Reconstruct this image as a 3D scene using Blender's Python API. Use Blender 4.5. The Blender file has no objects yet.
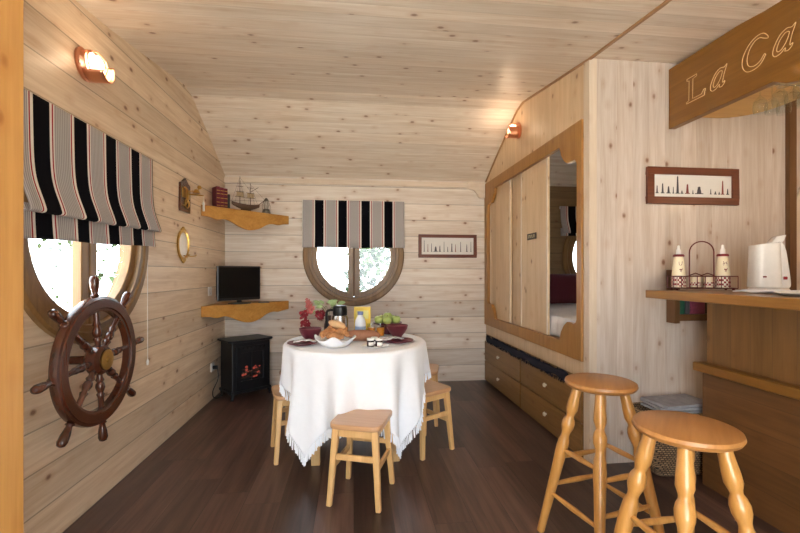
import bpy, bmesh, math, random
from mathutils import Vector, Matrix
random.seed(7)
PI = math.pi
S = bpy.context.scene
C = S.collection

# ------------------------------------------------------------------ camera
cd = bpy.data.cameras.new('camera'); cam = bpy.data.objects.new('camera', cd); C.objects.link(cam)
cam.location = (0, 0, 1.2); cam.rotation_euler = (PI/2, 0, -math.radians(6.4))
cd.sensor_width = 36; cd.lens = 410*36/800; cd.shift_y = 6.5/800; cd.clip_start = .05
S.camera = cam
# ------------------------------------------------------------------ world, sky
w = bpy.data.worlds.new('sky'); S.world = w; w.use_nodes = True
nt = w.node_tree; bg = nt.nodes['Background']
sky = nt.nodes.new('ShaderNodeTexSky'); sky.sky_type = 'HOSEK_WILKIE'; sky.turbidity = 6
sky.sun_direction = (-.4, -.35, .85)
mx = nt.nodes.new('ShaderNodeMix'); mx.data_type = 'RGBA'; mx.inputs[0].default_value = .8
nt.links.new(sky.outputs[0], mx.inputs[6]); mx.inputs[7].default_value = (.84, .93, 1, 1)
nt.links.new(mx.outputs[2], bg.inputs[0]); bg.inputs[1].default_value = 6.5
sd = bpy.data.lights.new('sun', 'SUN'); sd.energy = 42; sd.angle = .02; sd.color = (1, .98, .95)
so = bpy.data.objects.new('sun', sd); C.objects.link(so); so.location = (6, 2, 9)
so.rotation_euler = Vector((-.75, .12, -1)).to_track_quat('-Z', 'Y').to_euler()
# ------------------------------------------------------------------ exposure
S.view_settings.view_transform = 'Standard'; S.view_settings.look = 'None'
S.view_settings.exposure = 0.74; S.cycles.transparent_max_bounces = 24; S.view_settings.gamma = 1; S.view_settings.use_curve_mapping = False
# daylight openings: portals only steer sampling of the sky through the windows and the open door
def portal(loc, rot, sx, sy):
    l = bpy.data.lights.new('daylight_portal', 'AREA'); l.shape = 'RECTANGLE'; l.size = sx; l.size_y = sy
    l.cycles.is_portal = True
    o = bpy.data.objects.new('daylight_portal', l); C.objects.link(o); o.location = loc; o.rotation_euler = rot
portal((-1.46, 2.26, 1.386), (0, -PI/2, 0), 1.0, 1.0)      # left window, light travels +X
portal((0, 4.58, 1.386), (-PI/2, 0, 0), 1.0, 1.0)            # back window, light travels -Y
portal((2.9, 4.58, 1.386), (-PI/2, 0, 0), 1.0, 1.0)
portal((.15, -.92, 1.1), (PI/2, 0, 0), 1.5, 2.2)              # open doors behind the camera, light travels +Y
def lamp(name, loc, power, col, size=.04, kind='POINT', rot=(0, 0, 0), parent=None):
    l = bpy.data.lights.new(name, kind); l.energy = power; l.color = col
    if kind == 'POINT': l.shadow_soft_size = size
    if kind == 'SPOT': l.shadow_soft_size = size; l.spot_size = 2.4; l.spot_blend = .6
    o = bpy.data.objects.new(name, l); C.objects.link(o); o.location = loc; o.rotation_euler = rot; o.parent = parent
    return o

# ================================================================== helpers
class MB:
    def __init__(s): s.v = []; s.f = []; s.m = []; s.xf = None
    def add(s, vs, fs, mi=0):
        b = len(s.v)
        for p in vs:
            p = Vector(p)
            if s.xf is not None: p = s.xf @ p
            s.v.append(p)
        for f in fs: s.f.append([b+i for i in f]); s.m.append(mi)
        return s
    def box(s, x0, x1, y0, y1, z0, z1, mi=0):
        v = [(x0,y0,z0),(x1,y0,z0),(x1,y1,z0),(x0,y1,z0),(x0,y0,z1),(x1,y0,z1),(x1,y1,z1),(x0,y1,z1)]
        return s.add(v, [(0,3,2,1),(4,5,6,7),(0,1,5,4),(1,2,6,5),(2,3,7,6),(3,0,4,7)], mi)
    def bar(s, p0, p1, w, h, w1=None, h1=None, up=(0,0,1), mi=0):
        p0, p1 = Vector(p0), Vector(p1); d = (p1-p0).normalized(); up = Vector(up)
        if abs(d.dot(up)) > .99: up = Vector((0,1,0))
        a = d.cross(up).normalized(); b = a.cross(d).normalized()
        w1 = w if w1 is None else w1; h1 = h if h1 is None else h1
        v = []
        for p, ww, hh in ((p0, w, h), (p1, w1, h1)):
            for i, j in ((-1,-1),(1,-1),(1,1),(-1,1)): v.append(p + a*ww/2*i + b*hh/2*j)
        return s.add(v, [(3,2,1,0),(4,5,6,7),(0,1,5,4),(1,2,6,5),(2,3,7,6),(3,0,4,7)], mi)
    def turned(s, p0, p1, prof, n=16, mi=0):          # prof: (t along, radius)
        p0, p1 = Vector(p0), Vector(p1); d = p1-p0; u = d.normalized()
        a = u.orthogonal().normalized(); b = u.cross(a)
        v = []; f = []
        for t, r in prof:
            for k in range(n):
                g = 2*PI*k/n; v.append(p0 + d*t + (a*math.cos(g)+b*math.sin(g))*r)
        for i in range(len(prof)-1):
            for k in range(n):
                f.append((i*n+k, i*n+(k+1)%n, (i+1)*n+(k+1)%n, (i+1)*n+k))
        f.append(tuple(range(n))[::-1]); f.append(tuple((len(prof)-1)*n+k for k in range(n)))
        return s.add(v, f, mi)
    def cyl(s, p0, p1, r, r1=None, n=16, mi=0): return s.turned(p0, p1, [(0, r), (1, r if r1 is None else r1)], n, mi)
    def lathe(s, prof, c=(0,0,0), n=32, closed=False, sx=1, sy=1, mi=0):   # prof: (r,z), around z
        v = []; f = []
        for r, z in prof:
            for k in range(n):
                g = 2*PI*k/n; v.append((c[0]+r*math.cos(g)*sx, c[1]+r*math.sin(g)*sy, c[2]+z))
        L = len(prof)
        for i in range(L if closed else L-1):
            j = (i+1) % L
            for k in range(n): f.append((i*n+k, i*n+(k+1)%n, j*n+(k+1)%n, j*n+k))
        if not closed:
            if prof[0][0] > 1e-4: f.append(tuple(range(n))[::-1])
            if prof[-1][0] > 1e-4: f.append(tuple((L-1)*n+k for k in range(n)))
        return s.add(v, f, mi)
    def tube(s, pts, r, n=8, mi=0, closed=False):
        P = [Vector(p) for p in pts]; L = len(P); v = []; f = []
        rr = r if hasattr(r, '__len__') else [r]*L
        a = None
        for i, p in enumerate(P):
            if closed: d = P[(i+1) % L]-P[i-1]
            else: d = P[min(i+1, L-1)]-P[max(i-1, 0)]
            d = d.normalized() if d.length > 1e-9 else Vector((0,0,1))
            if a is None: a = d.orthogonal().normalized()
            else:
                a = a - d*a.dot(d)
                a = a.normalized() if a.length > 1e-6 else d.orthogonal().normalized()
            b = d.cross(a)
            for k in range(n):
                g = 2*PI*k/n; v.append(p+(a*math.cos(g)+b*math.sin(g))*rr[i])
        for i in range(L if closed else L-1):
            j = (i+1) % L
            for k in range(n): f.append((i*n+k, i*n+(k+1)%n, j*n+(k+1)%n, j*n+k))
        if not closed: f.append(tuple(range(n))[::-1]); f.append(tuple((L-1)*n+k for k in range(n)))
        return s.add(v, f, mi)
    def prism(s, poly, axis, a0, a1, mi=0):           # poly in the two other axes (in xyz order)
        n = len(poly)
        def P(q, a):
            if axis == 'X': return (a, q[0], q[1])
            if axis == 'Y': return (q[0], a, q[1])
            return (q[0], q[1], a)
        v = [P(q, a0) for q in poly]+[P(q, a1) for q in poly]
        f = [tuple(range(n))[::-1], tuple(range(n, 2*n))]+[(i, (i+1)%n, n+(i+1)%n, n+i) for i in range(n)]
        return s.add(v, f, mi)
    def ball(s, c, r, sc=(1,1,1), n=16, m=10, mi=0):
        prof = []
        v = []; f = []
        for i in range(m+1):
            t = PI*i/m
            for k in range(n):
                g = 2*PI*k/n
                v.append((c[0]+r*sc[0]*math.sin(t)*math.cos(g), c[1]+r*sc[1]*math.sin(t)*math.sin(g), c[2]-r*sc[2]*math.cos(t)))
        for i in range(m):
            for k in range(n): f.append((i*n+k, i*n+(k+1)%n, (i+1)*n+(k+1)%n, (i+1)*n+k))
        return s.add(v, f, mi)
    def grid(s, fn, nu, nv, mi=0):
        v = [fn(i/nu, j/nv) for j in range(nv+1) for i in range(nu+1)]
        f = [(j*(nu+1)+i, j*(nu+1)+i+1, (j+1)*(nu+1)+i+1, (j+1)*(nu+1)+i) for j in range(nv) for i in range(nu)]
        return s.add(v, f, mi)
    def build(s, name, mat, parent=None, smooth=False, bevel=0, seg=2, thick=0, angle=35, recalc=True):
        me = bpy.data.meshes.new(name)
        me.from_pydata([tuple(p) for p in s.v], [], s.f)
        mats = mat if isinstance(mat, (list, tuple)) else [mat]
        for m in mats: me.materials.append(m)
        for p, mi in zip(me.polygons, s.m): p.material_index = mi
        bm = bmesh.new(); bm.from_mesh(me)
        bmesh.ops.remove_doubles(bm, verts=bm.verts, dist=1e-6)
        if recalc: bmesh.ops.recalc_face_normals(bm, faces=bm.faces)
        if smooth:
            for f in bm.faces: f.smooth = True
            th = math.radians(angle)
            for e in bm.edges:
                if len(e.link_faces) == 2 and e.calc_face_angle(0) > th: e.smooth = False
        bm.to_mesh(me); bm.free()
        o = bpy.data.objects.new(name, me); C.objects.link(o); o.parent = parent
        if thick:
            q = o.modifiers.new('s', 'SOLIDIFY'); q.thickness = thick; q.offset = 0
        if bevel:
            q = o.modifiers.new('b', 'BEVEL'); q.width = bevel; q.segments = seg; q.limit_method = 'ANGLE'; q.angle_limit = math.radians(40)
        return o
def tag(o, label, cat, group=None, kind=None):
    o['label'] = label; o['category'] = cat
    if group: o['group'] = group
    if kind: o['kind'] = kind
    return o
def thing(name, label, cat, loc=(0,0,0), rz=0, group=None):
    o = bpy.data.objects.new(name, None); C.objects.link(o); o.location = loc; o.rotation_euler = (0,0,rz)
    o.empty_display_size = .05
    return tag(o, label, cat, group)
def struct(o, label=None):
    o['kind'] = 'structure'
    if label: o['label'] = label
    return o
def kids(o): return [x for x in bpy.data.objects if x.parent == o]
def dup(root, loc, rz=None, label=None, group=None):
    def cp(o, par):
        c = o.copy(); C.objects.link(c)
        c.parent = par
        for k in kids(o): cp(k, c)
        return c
    r = cp(root, root.parent); r.location = loc
    if rz is not None: r.rotation_euler = (0,0,rz)
    if label: r['label'] = label
    if group: r['group'] = group
    return r
def Tm(loc=(0,0,0), rot=(0,0,0)):
    from mathutils import Euler
    return Matrix.Translation(Vector(loc)) @ Euler(rot).to_matrix().to_4x4()
def boolean_cut(o, cutter):
    q = o.modifiers.new('c', 'BOOLEAN'); q.operation = 'DIFFERENCE'; q.object = cutter; q.solver = 'EXACT'
    dg = bpy.context.evaluated_depsgraph_get(); dg.update()
    me = bpy.data.meshes.new_from_object(o.evaluated_get(dg))
    o.modifiers.clear(); o.data = me
    bpy.data.objects.remove(cutter)
def spline(pts, n=6):
    P = [Vector(p) for p in pts]; out = []
    for i in range(len(P)-1):
        p0 = P[max(i-1, 0)]; p1 = P[i]; p2 = P[i+1]; p3 = P[min(i+2, len(P)-1)]
        for k in range(n):
            t = k/n
            out.append(.5*((2*p1)+(p2-p0)*t+(2*p0-5*p1+4*p2-p3)*t*t+(3*p1-p0-3*p2+p3)*t**3))
    out.append(P[-1]); return out
# ------------------------------------------------------------------ materials
def lin(r, g, b):
    f = lambda c: ((c/255+.055)/1.055)**2.4 if c/255 > .04045 else c/255/12.92
    return (f(r), f(g), f(b), 1)
class N:
    def __init__(s, name):
        s.m = bpy.data.materials.new(name); s.m.use_nodes = True; s.t = s.m.node_tree
        s.b = s.t.nodes['Principled BSDF']
        s.out = s.t.nodes['Material Output']
    def n(s, ty, **k):
        x = s.t.nodes.new(ty)
        for a, v in k.items(): setattr(x, a, v)
        return x
    def l(s, a, b): s.t.links.new(a, b)
    def math(s, op, a, b=None, c=None):
        x = s.n('ShaderNodeMath', operation=op)
        for i, v in enumerate((a, b, c)):
            if v is None: continue
            if isinstance(v, (int, float)): x.inputs[i].default_value = v
            else: s.l(v, x.inputs[i])
        return x.outputs[0]
    def mix(s, fac, a, b, mode='MIX'):
        x = s.n('ShaderNodeMix', data_type='RGBA', blend_type=mode)
        for i, v in ((0, fac), (6, a), (7, b)):
            if isinstance(v, (int, float)): x.inputs[i].default_value = v
            elif isinstance(v, tuple): x.inputs[i].default_value = v
            else: s.l(v, x.inputs[i])
        return x.outputs[2]
    def comb(s, a, b, c):
        x = s.n('ShaderNodeCombineXYZ')
        for i, v in enumerate((a, b, c)):
            if isinstance(v, (int, float)): x.inputs[i].default_value = v
            else: s.l(v, x.inputs[i])
        return x.outputs[0]
def plain(name, col, rough=.5, metal=0, coat=0, noise=0, nscale=40, bump=0, emit=None, es=0, sheen=0, trans=0, spec=.5):
    q = N(name); b = q.b
    b.inputs['Roughness'].default_value = rough; b.inputs['Metallic'].default_value = metal
    b.inputs['Coat Weight'].default_value = coat; b.inputs['Sheen Weight'].default_value = sheen
    b.inputs['Transmission Weight'].default_value = trans; b.inputs['Specular IOR Level'].default_value = spec
    tc = q.n('ShaderNodeTexCoord'); nz = q.n('ShaderNodeTexNoise'); nz.inputs['Scale'].default_value = nscale
    nz.inputs['Detail'].default_value = 3; q.l(tc.outputs['Object'], nz.inputs['Vector'])
    k = noise if noise else .06
    lo = tuple(c*(1-k) for c in col[:3])+(1,); hi = tuple(min(1, c*(1+k)) for c in col[:3])+(1,)
    q.l(q.mix(nz.outputs['Fac'], lo, hi), b.inputs['Base Color'])
    if bump:
        bp = q.n('ShaderNodeBump'); bp.inputs['Strength'].default_value = bump; bp.inputs['Distance'].default_value = .004
        q.l(nz.outputs['Fac'], bp.inputs['Height']); q.l(bp.outputs[0], b.inputs['Normal'])
    if emit: b.inputs['Emission Color'].default_value = emit; b.inputs['Emission Strength'].default_value = es
    return q.m
def wood(name, c1, c2, grain='Z', boards=None, bw=.18, knots=0, groove=.0, rough=.45, coat=0, gs=1.0, var=.12, length=0, gw=.02, knotcol=None, blend=0.0):
    """planked, grained wood: c1/c2 grain colours, boards = axis across which the boards are laid"""
    q = N(name); ax = 'XYZ'
    tc = q.n('ShaderNodeTexCoord'); sp = q.n('ShaderNodeSeparateXYZ'); q.l(tc.outputs['Object'], sp.inputs[0])
    p = [sp.outputs[i] for i in range(3)]
    g = ax.index(grain); tint = None; rnd = 0.0; grv = None
    if boards:
        bi = ax.index(boards)
        a = q.math('DIVIDE', p[bi], bw); ident = q.math('FLOOR', a); fr = q.math('FRACT', a)
        seam_in = fr
        wn = q.n('ShaderNodeTexWhiteNoise', noise_dimensions='1D'); q.l(ident, wn.inputs['W']); rnd = wn.outputs['Value']
        e = q.math('MINIMUM', fr, q.math('SUBTRACT', 1.0, fr))
        grv = q.math('LESS_THAN', e, gw)
        if length:
            bb = q.math('ADD', q.math('DIVIDE', p[g], length), q.math('MULTIPLY', rnd, 7.3))
            id2 = q.math('FLOOR', bb); f2 = q.math('FRACT', bb)
            wn2 = q.n('ShaderNodeTexWhiteNoise', noise_dimensions='2D'); q.l(q.comb(ident, id2, 0), wn2.inputs['Vector'])
            rnd = wn2.outputs['Value']
            grv = q.math('MAXIMUM', grv, q.math('LESS_THAN', q.math('MINIMUM', f2, q.math('SUBTRACT', 1.0, f2)), gw*bw/length))
    off = q.math('MULTIPLY', rnd, 13.0) if boards else 0.0
    vec = [q.math('ADD', q.math('MULTIPLY', p[i], (1.3 if i == g else 22)*gs), off) for i in range(3)]
    v = q.comb(*vec)
    n1 = q.n('ShaderNodeTexNoise'); n1.inputs['Scale'].default_value = 1; n1.inputs['Detail'].default_value = 5; n1.inputs['Distortion'].default_value = .8
    q.l(v, n1.inputs['Vector'])
    n2 = q.n('ShaderNodeTexNoise'); n2.inputs['Scale'].default_value = 4.5; n2.inputs['Detail'].default_value = 4; q.l(v, n2.inputs['Vector'])
    mixf = q.math('ADD', q.math('MULTIPLY', n1.outputs['Fac'], .65), q.math('MULTIPLY', n2.outputs['Fac'], .35))
    mr = q.n('ShaderNodeMapRange'); mr.inputs[1].default_value = .31; mr.inputs[2].default_value = .69; q.l(mixf, mr.inputs[0])
    col = q.mix(mr.outputs[0], c1, c2)
    if boards:
        br = q.math('ADD', q.math('MULTIPLY', rnd, 2*var), 1-var)
        col = q.mix(1.0, col, q.comb(br, br, br), 'MULTIPLY')
    hgt = q.math('MULTIPLY', mixf, .15)
    if knots:
        kv = [q.math('ADD', q.math('MULTIPLY', p[i], 6.0 if i == g else 9.0), off) for i in range(3)]
        vo = q.n('ShaderNodeTexVoronoi'); vo.inputs['Scale'].default_value = 1; q.l(q.comb(*kv), vo.inputs['Vector'])
        nn = q.n('ShaderNodeTexNoise'); nn.inputs['Scale'].default_value = 60; q.l(tc.outputs['Object'], nn.inputs['Vector'])
        d = q.math('ADD', vo.outputs['Distance'], q.math('MULTIPLY', q.math('SUBTRACT', nn.outputs['Fac'], .5), .05))
        k = q.n('ShaderNodeMapRange'); k.inputs[1].default_value = .06; k.inputs[2].default_value = .14
        k.inputs[3].default_value = 1; k.inputs[4].default_value = 0; q.l(d, k.inputs[0])
        sc = q.n('ShaderNodeSeparateColor'); q.l(vo.outputs['Color'], sc.inputs[0])
        on = q.math('LESS_THAN', sc.outputs[0], .92)
        kf = q.math('MULTIPLY', q.math('MULTIPLY', k.outputs[0], on), knots)
        halo = q.n('ShaderNodeMapRange'); halo.inputs[1].default_value = .06; halo.inputs[2].default_value = .32
        halo.inputs[3].default_value = .55*knots; halo.inputs[4].default_value = 0; q.l(vo.outputs['Distance'], halo.inputs[0])
        kc = knotcol or lin(112, 62, 32)
        col = q.mix(q.math('MULTIPLY', halo.outputs[0], on), col, (c1[0]*.85, c1[1]*.66, c1[2]*.5, 1))
        col = q.mix(kf, col, kc)
    if groove and grv is not None:
        col = q.mix(q.math('MULTIPLY', grv, groove), col, tuple(x*.28 for x in c1[:3])+(1,))
        hgt = q.math('SUBTRACT', hgt, grv)
    q.l(col, q.b.inputs['Base Color'])
    bp = q.n('ShaderNodeBump'); bp.inputs['Strength'].default_value = .35; bp.inputs['Distance'].default_value = .003
    q.l(hgt, bp.inputs['Height']); q.l(bp.outputs[0], q.b.inputs['Normal'])
    q.b.inputs['Roughness'].default_value = rough; q.b.inputs['Coat Weight'].default_value = coat
    q.b.inputs['Coat Roughness'].default_value = .12
    return q.m
def glassy(name, tint=(1,1,1,1), rough=0.0, refl=.12):
    q = N(name); tr = q.n('ShaderNodeBsdfTransparent'); tr.inputs[0].default_value = tint
    gl = q.n('ShaderNodeBsdfGlossy'); gl.inputs['Roughness'].default_value = rough
    lw = q.n('ShaderNodeLayerWeight'); fc = q.math('POWER', lw.outputs['Facing'], 5.0)
    m = q.n('ShaderNodeMixShader'); q.l(q.math('ADD', q.math('MULTIPLY', fc, .7), refl*.35), m.inputs[0]); q.l(tr.outputs[0], m.inputs[1]); q.l(gl.outputs[0], m.inputs[2])
    q.l(m.outputs[0], q.out.inputs[0]); return q.m
def striped(name, axis, period, shift):
    q = N(name); tc = q.n('ShaderNodeTexCoord'); sp = q.n('ShaderNodeSeparateXYZ'); q.l(tc.outputs['Object'], sp.inputs[0])
    x = sp.outputs['XYZ'.index(axis)]
    fr = q.math('FRACT', q.math('DIVIDE', q.math('SUBTRACT', x, shift), period))
    cr = q.n('ShaderNodeValToRGB'); cr.color_ramp.interpolation = 'CONSTANT'
    W = lin(225, 218, 208); B = lin(13, 12, 17); R = lin(150, 35, 45); G = lin(186, 180, 176)
    stops = [(0, B), (.37, W), (.425, R), (.455, W), (.48, G), (.885, W), (.905, R), (.935, W)]
    e = cr.color_ramp.elements
    e[0].position = 0; e[0].color = B; e[1].position = stops[1][0]; e[1].color = W
    for p_, c_ in stops[2:]:
        k = e.new(p_); k.color = c_
    q.l(fr, cr.inputs[0])
    pin = q.math('LESS_THAN', q.math('FRACT', q.math('MULTIPLY', fr, 22)), .5)
    ing = q.math('MULTIPLY', q.math('GREATER_THAN', fr, .48), q.math('LESS_THAN', fr, .885))
    col = q.mix(q.math('MULTIPLY', q.math('MULTIPLY', pin, ing), .55), cr.outputs[0], lin(112, 108, 112))
    q.l(col, q.b.inputs['Base Color']); q.b.inputs['Roughness'].default_value = 1
    q.b.inputs['Specular IOR Level'].default_value = .1
    return q.m

P1, P2 = lin(202, 182, 162), lin(232, 223, 212)
L1, L2 = lin(202, 172, 138), lin(234, 213, 186)
C1, C2 = lin(208, 186, 162), lin(238, 226, 212)
pine_wall = wood('pine_boards_wall', P1, P2, 'X', 'Z', .178, .8, .55, .42, gw=.018)
pine_left = wood('pine_boards_side', L1, L2, 'Y', 'Z', .178, .8, .55, .42, gw=.018)
pine_ceil = wood('pine_boards_ceiling', C1, C2, 'X', 'Y', .105, .7, .3, .4, coat=.0, gw=.012, var=.06)
pine_vert = wood('pine_boards_vertical', lin(184,165,149), lin(212,201,192), 'Z', 'X', .11, .8, .12, .4, coat=.1, gw=.01, var=.05)
pine_vertY = wood('pine_boards_vertical_side', lin(200,168,130), lin(220,192,156), 'Z', 'Y', .11, .7, .12, .4, gw=.01, var=.05)
pine_trim = wood('pine_trim', lin(202,182,158), lin(222,207,188), 'Z', knots=.5)
pine_trimX = wood('pine_trim_long', lin(202,182,158), lin(222,207,188), 'X', knots=.5)
floor_m = wood('dark_laminate_floor', lin(54,38,33), lin(102,77,67), 'Y', 'X', .19, .0, .6, .32, length=1.25, gw=.01, var=.4, gs=.7)
orange_z = wood('stained_pine_upright', lin(146,98,42), lin(174,126,64), 'Z', knots=.35, rough=.4)
orange_y = wood('stained_pine_lengthwise', lin(122,88,44), lin(150,112,64), 'Y', knots=.35, rough=.4)
orange_x = wood('stained_pine_crosswise', lin(172,118,50), lin(200,148,76), 'X', knots=.3, rough=.4)
post_m = wood('honey_stained_post', lin(184,130,66), lin(206,154,88), 'Z', knots=.8, rough=.4, knotcol=lin(150,90,30))
beam_m = wood('brown_stained_beam', lin(112,72,22), lin(136,92,34), 'Y', knots=.25, rough=.4)
bar_up = wood('bar_upright_boards', lin(104,70,34), lin(130,92,48), 'Z', 'Y', .11, .45, .35, .4, gw=.012, knotcol=lin(80,45,20))
bar_lo = wood('bar_level_boards', lin(88,56,28), lin(114,76,40), 'Y', 'Z', .14, .45, .35, .4, gw=.012, knotcol=lin(75,42,18))
stool_w = wood('varnished_beech', lin(176,122,58), lin(206,152,84), 'Z', rough=.28, coat=.35)
stool_seat = wood('varnished_beech_seat', lin(156,104,52), lin(184,130,74), 'X', rough=.4, coat=.08)
low_w = wood('pale_beech', lin(206,158,98), lin(228,186,128), 'Z', rough=.35, coat=.2)
low_seat = wood('pale_beech_seat', lin(186,138,96), lin(208,164,122), 'X', rough=.3, coat=.3)
oak_dark = wood('oak_window_frame', lin(106,76,40), lin(142,108,64), 'Z', rough=.38)
mahog = wood('mahogany_varnish', lin(58,26,13), lin(90,44,24), 'Z', rough=.25, coat=.5)
mahog_f = wood('mahogany_frame', lin(88,40,24), lin(112,56,34), 'X', rough=.4)
brown_trim = wood('dark_brown_trim', lin(92,60,32), lin(112,76,42), 'Z', rough=.5)
brass = plain('brass', lin(200,160,85), .28, 1); copper = plain('copper', lin(222,160,128), .3, 1)
steel = plain('steel', lin(190,190,190), .22, 1); black = plain('black_plastic', lin(18,18,20), .35)
black_m = plain('black_cast_metal', lin(26,26,30), .42, .2); white_pl = plain('white_plastic', lin(232,228,222), .35)
cloth_m = plain('white_cotton', lin(238,240,245), .85, noise=.03, sheen=.3); cream = plain('cream_ceramic', lin(236,222,190), .35)
burg = plain('burgundy_ceramic', lin(104,40,52), .3); burg_f = plain('burgundy_fabric', lin(84,22,38), .85)
navy = plain('navy_wool', lin(20,20,38), .95, noise=.4, nscale=200, bump=.6); glass = glassy('window_glass')
clear = glassy('clear_glass', (.96,.98,.98,1), refl=.1)
knob_m = plain('cream_knob', lin(225,212,190), .4)
red_wire = plain('dark_red_wire', lin(96,24,24), .4, .3)

# ================================================================== STRUCTURE
XL, XR, YB, YP, XB, XK, YF = -1.339, 1.47, 4.46, 2.42, 2.0, 3.6, -.9
prof = [(-.9, 2.47), (1.2, 2.47), (1.8, 2.485), (2.42, 2.545), (3.1, 2.645), (3.42, 2.692), (3.56, 2.675), (3.72, 2.60), (4.0, 2.465), (4.25, 2.335), (4.5, 2.20)]
def cz(y):
    for (a, b), (c, d) in zip(prof, prof[1:]):
        if a <= y <= c: return b+(d-b)*(y-a)/(c-a)
    return prof[-1][1]
m = MB().box(XL-.1, XK+.1, YF-.1, YB+.1, -.08, 0); struct(m.build('floor', floor_m))
m = MB(); m.prism(prof+[(a, b+.06) for a, b in reversed(prof)], 'X', XL-.1, XK+.1); struct(m.build('ceiling', pine_ceil))
def side_poly(y0, y1, z0, up=.03):
    top = [(y0, cz(y0)+up)]+[(a, b+up) for a, b in prof if y0 < a < y1]+[(y1, cz(y1)+up)]
    return [(y1, z0), (y0, z0)]+top
def hole(c, axis):
    k = MB(); d = Vector((1,0,0)) if axis == 'X' else Vector((0,1,0))
    k.cyl(Vector(c)-d*.3, Vector(c)+d*.3, .485, n=64); return k.build('cut', pine_wall)
WL, WB, WA = (XL, 2.26, 1.386), (0, YB, 1.386), (2.9, YB, 1.386)
m = MB(); m.prism(side_poly(YF, YB+.1, -.02), 'X', XL-.1, XL); o = m.build('wall_left', pine_left); boolean_cut(o, hole(WL, 'X')); struct(o)
m = MB(); m.box(XL, XK+.1, YB, YB+.1, -.02, cz(YB)+.02); o = m.build('wall_back', pine_wall)
boolean_cut(o, hole(WB, 'Y')); boolean_cut(o, hole(WA, 'Y')); struct(o)
m = MB(); m.prism(side_poly(YF, YB, -.02), 'X', XK, XK+.1); struct(m.build('wall_right', pine_left))
m = MB(); m.box(XR, XK, YP, YP+.05, -.02, cz(YP)+.02); struct(m.build('wall_partition', pine_vert))
m = MB(); m.prism(side_poly(YP+.05, YB, 2.17), 'X', XR, XR+.03); struct(m.build('wall_alcove', pine_vertY))
m = MB(); m.box(XL, -.62, YF-.1, YF, 0, 2.5).box(.92, XK, YF-.1, YF, 0, 2.5).box(-.62, .92, YF-.1, YF, 2.18, 2.5); struct(m.build('wall_front', pine_wall))
# corner post at the end of the alcove, seam strips, cornice, brown upright, doorway post
m = MB().box(XR-.008, XR+.04, YP-.006, YP+.06, 0, cz(YP)+.01); struct(m.build('trim_1', pine_trim))
pts = [(XR-.004, y, cz(y)-.004) for y in (.0, .6, 1.2, 1.8, 2.42, 3.1, 3.42, 3.56, 3.72, 4.0, 4.25, 4.458)]
m = MB()
for a, b in zip(pts, pts[1:]): m.bar(a, b, .018, .014)
struct(m.build('trim_2', wood('seam_strip', lin(150,110,70), lin(175,135,92), 'Y')))
m = MB().box(XL, XR, YB-.02, YB, 2.155, 2.2); m.box(XL, XR, YB-.026, YB, 2.148, 2.158)
br = [(1.25, 2.21), (1.25, 2.135), (1.285, 2.13), (1.325, 2.118), (1.35, 2.095), (1.365, 2.06), (1.39, 2.035), (1.465, 2.035), (1.465, 2.21)]
m.prism(br, 'Y', YB-.032, YB); struct(m.build('trim_3', pine_trimX))
m = MB().box(2.845, 2.895, YP-.03, YP, 0, cz(YP)); struct(m.build('trim_4', brown_trim))
m = MB().box(-.92, -.787, .95, 1.08, 0, 2.48); struct(m.build('trim_5', post_m, bevel=.004), 'honey stained wooden post at the left edge of the doorway')

# ------------------------------------------------------------------ windows (local: glass plane XZ, room side -Y)
def window(name, c, rot):
    W = bpy.data.objects.new(name, None); C.objects.link(W); W.location = c; W.rotation_euler = rot; W['kind'] = 'structure'
    fr = MB(); fr.xf = Matrix.Rotation(PI/2, 4, 'X')       # lathe z axis -> -y
    fr.lathe([(.5425, -.0), (.5425, .022), (.53, .032), (.49, .034), (.482, .026), (.45, .026), (.447, .0), (.45, -.1), (.484, -.1), (.484, 0)], n=72, closed=True)
    fr.build('window_frame', oak_dark, W, smooth=True)
    for sgn in (-1, 1):
        s = MB(); n = 36; R0, R1, x0, x1 = .452, .398, .008, .062
        def arc(R, x):
            a0 = math.acos(x/R)
            return [(R*math.cos(-a0+2*a0*k/n)*sgn, R*math.sin(-a0+2*a0*k/n)) for k in range(n+1)]
        O, I = arc(R0, x0), arc(R1, x1)
        V = [(x, y, z) for y in (.004, .05) for x, z in O+I]; K = n+1; f = []
        for k in range(n):
            f += [(k, k+1, K+k+1, K+k), (2*K+k, 2*K+k+1, 3*K+k+1, 3*K+k), (k, k+1, 2*K+k+1, 2*K+k), (K+k, K+k+1, 3*K+k+1, 3*K+k)]
        for a, b in ((0, n),): f += [(a, b, K+b, K+a), (2*K+a, 2*K+b, 3*K+b, 3*K+a), (a, b, 2*K+b, 2*K+a), (K+a, K+b, 3*K+b, 3*K+a)]
        s.add(V, f); sash = s.build('sash', oak_dark, W, smooth=True, bevel=.004)
        g = MB(); g.prism(arc(R1+.004, x1-.004), 'Y', .026, .03); g.build('pane', glass, sash)
    MB().box(-.0085, .0085, .012, .045, -.44, .44).build('cover_strip', brown_trim, W)
    return W
window('window_1', WL, (0, 0, PI/2)); window('window_2', WB, (0, 0, 0)); window('window_3', WA, (0, 0, 0))

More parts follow.
